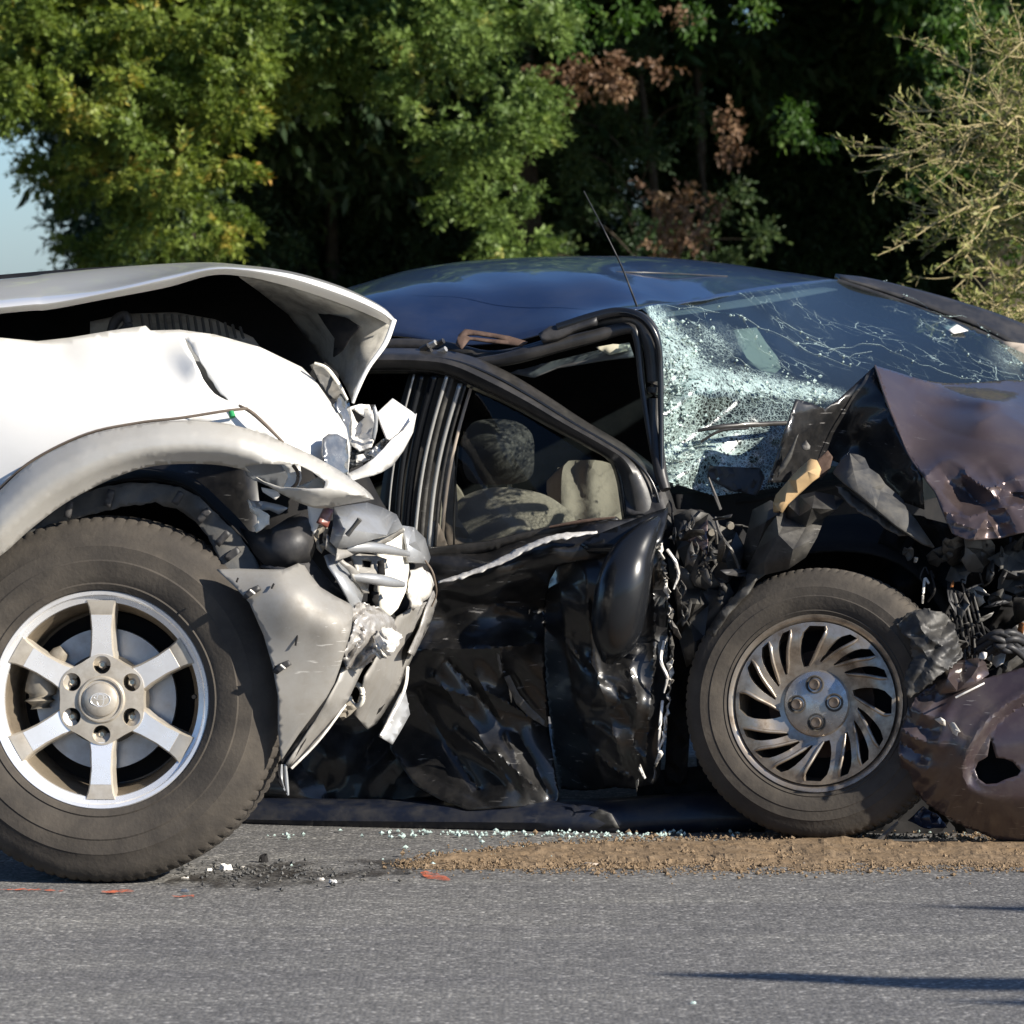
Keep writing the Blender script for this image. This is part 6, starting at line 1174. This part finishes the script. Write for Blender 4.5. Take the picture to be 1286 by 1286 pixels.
for k in range(22):
    x, y = rw.uniform(1185, 1290), rw.uniform(685, 835)
    frag('bracket', x, y, rw.uniform(12, 24), rw.uniform(10.79, 10.9), rw.choice(['sed_dark', 'sed_grey', 'slab', 'blackplastic', 'sed_grey', 'sed_dark']), 900 + k, rw.uniform(.16, .4), rw.uniform(0, 3.1), .012, 6, 4, .0012)
for k in range(14):
    x, y = rw.uniform(845, 935), rw.uniform(640, 745)
    frag('bracket', x, y, rw.uniform(11, 22), rw.uniform(10.86, 10.92), rw.choice(['sed_dark', 'sed_grey', 'blackplastic', 'sed_dark']), 950 + k, rw.uniform(.15, .38), rw.uniform(0, 3.1), .012, 6, 4, .0012)
for k in range(10):
    x, y = rw.uniform(850, 930), rw.uniform(640, 760); tube('wire', [(x, y, 10.9), (x + rw.uniform(-12, 12), y + 12, 10.87), (x + rw.uniform(-14, 14), y + 28, 10.89)], rw.uniform(.0015, .0035), M[rw.choice(['void', 'sed_dark', 'sed_grey'])], sed, 5, world=False)
# crushed inner wing beside the wheel
sheet('inner_wing', [(1126, 786), (1134, 776), (1140, 770), (1152, 767), (1164, 764), (1178, 768), (1190, 774), (1197, 782), (1202, 795), (1210, 822), (1195, 838), (1180, 848), (1165, 862), (1140, 878), (1134, 850), (1146, 826), (1142, 806)], [(1126, 786, 10.72), (1164, 766, 10.70), (1190, 774, 10.71), (1210, 822, 10.68), (1165, 862, 10.62), (1140, 878, 10.64), (1146, 826, 10.66), (1172, 815, 10.645)], M['sed_dark'], sed, res=2.6, fold=[folds(301, .010, 34, 2, ang=.6, spread=1.2, warp=.6), creases([([(1150, 772), (1165, 800), (1196, 815)], -.012, 5), ([(1190, 778), (1176, 810), (1150, 860)], .012, 6), ([(1142, 800), (1170, 828), (1190, 840)], -.010, 5)]), folds(302, .0025, 11, 3, warp=.9)], smooth=45, ragged=.9)
# ---- bumper cover
fog = [(1224, 966), (1228, 957), (1236, 953), (1240, 950), (1242, 938), (1244, 926), (1247, 938), (1251, 952), (1262, 953), (1272, 957), (1282, 968), (1278, 974), (1262, 979), (1252, 984), (1238, 985), (1228, 978)]
_bt = tps([(1128, 941, 10.68), (1139, 895, 10.67), (1168, 862, 10.67), (1244, 850, 10.64), (1430, 830, 10.58), (1440, 1057, 10.64), (1255, 1056, 10.69), (1164, 1010, 10.70), (1200, 930, 10.59), (1300, 930, 10.55), (1430, 940, 10.52), (1230, 1000, 10.60)])
ARC = crom([(1330, 850), (1286, 876), (1256, 896), (1233, 922), (1220, 945), (1213, 966), (1216, 985), (1232, 998), (1262, 1004), (1330, 1002)], 900)
def bump_d(a):
    dm = np.min(np.linalg.norm(a[:, None] - ARC[None], axis=2), axis=1); ins = inside(a, [tuple(q) for q in ARC] + [(1600, 1000), (1600, 700)])
    sd_ = np.where(ins, dm, -dm); st_ = np.clip((sd_ + 3) / 12, 0, 1); low = np.clip((1004 - a[:, 1]) / 45, 0, 1)
    return _bt(a) + .034 * st_ * st_ * (3 - 2 * st_) * low - .007 * np.exp(-((sd_ + 6) / 5) ** 2) * low
sheet('bumper', [(1128, 941), (1132, 915), (1139, 895), (1150, 876), (1168, 862), (1190, 850), (1215, 856), (1244, 850), (1286, 838), (1350, 830), (1430, 830), (1440, 1057), (1286, 1057), (1255, 1056), (1230, 1046), (1211, 1039), (1188, 1026), (1164, 1010), (1146, 990), (1132, 972)],
      bump_d,
      M['sed_bumper'], sed, [fog], 4, [lambda a: folds(111, .012, 48, 3, warp=.4, soft=0)(a) * np.clip((1215 - a[:, 0]) / 60, 0, 1), folds(112, .0015, 60, 3)], .004, 35, ragged=.4)
fsheet('bumper_fold', [(1168, 857, 10.69), (1180, 842, 10.72), (1196, 832, 10.68), (1212, 828, 10.73), (1230, 826, 10.69), (1238, 832, 10.70), (1242, 846, 10.65), (1226, 858, 10.62), (1202, 868, 10.62), (1180, 872, 10.64)], [(1190, 852, 10.64), (1206, 844, 10.69), (1220, 850, 10.63), (1228, 838, 10.67)], M['sed_plum'], sed)
tube('fold_edge', [(1200, 876, 10.575), (1216, 868, 10.57), (1236, 858, 10.59)], .0022, M['silver'], sed, 5, world=False)
sheet('fog_lamp_recess', [(1214, 940), (1300, 915), (1310, 1000), (1220, 1000)], 10.70, M['void'], sed, res=16)
for k, (x, y) in enumerate([(1183, 906), (1199, 916)]): frag('paint_chip', x, y, 10, 10.572, 'torn', 701 + k, .5, 2.2 + k * .3, .004, 7, 3, .001)
tube('torn_edge', [(1135, 905, 10.7), (1150, 886, 10.69), (1170, 870, 10.67), (1190, 862, 10.65)], .004, M['sed_grey'], sed, 5, world=False)
for k, (x, y, r, mt) in enumerate([(1150, 892, 12, 'sed_grey'), (1165, 880, 10, 'sed_grey'), (1140, 930, 10, 'sed_dark'), (1148, 950, 8, 'sed_grey'), (1205, 845, 10, 'torn'), (1218, 838, 9, 'sed_grey'), (1236, 824, 8, 'torn')]): frag('bumper_scrap', x, y, r, 10.69, mt, 720 + k, .8, .5, .01, 8, 3)
# bits hanging to the ground
tube('splash_guard_strip', [(1095, 1062, 10.72), (1112, 1048, 10.72), (1128, 1032, 10.72)], [.004, .006, .003], M['sed_grey'], sed, 5, world=False)
tube('splash_guard_strip', [(1120, 1056, 10.7), (1150, 1056, 10.69), (1165, 1054, 10.7)], .004, M['sed_dark'], sed, 5, world=False)
sheet('sill_shade', [(800, 970), (900, 960), (990, 960), (990, 1046), (800, 1046)], 11.08, M['void'], sed, res=14, fold=folds(121, .02, 40))  # black sheet stands in for the shade below the sill
sheet('splash_guard', [(1140, 1030), (1160, 1014), (1180, 1026), (1190, 1040), (1160, 1040)], 10.8, M['sed_roof'], sed, res=6, fold=folds(115, .01, 12))
sheet('underbody_shade', [(1040, 960), (1200, 940), (1430, 940), (1430, 1060), (1200, 1056), (1040, 1050)], [(1040, 960, 11.0), (1430, 940, 10.9), (1200, 1056, 10.93), (1430, 1060, 10.8)], M['void'], sed, res=16, fold=folds(120, .02, 50))  # black sheet painted in for the bumper's shade under the car
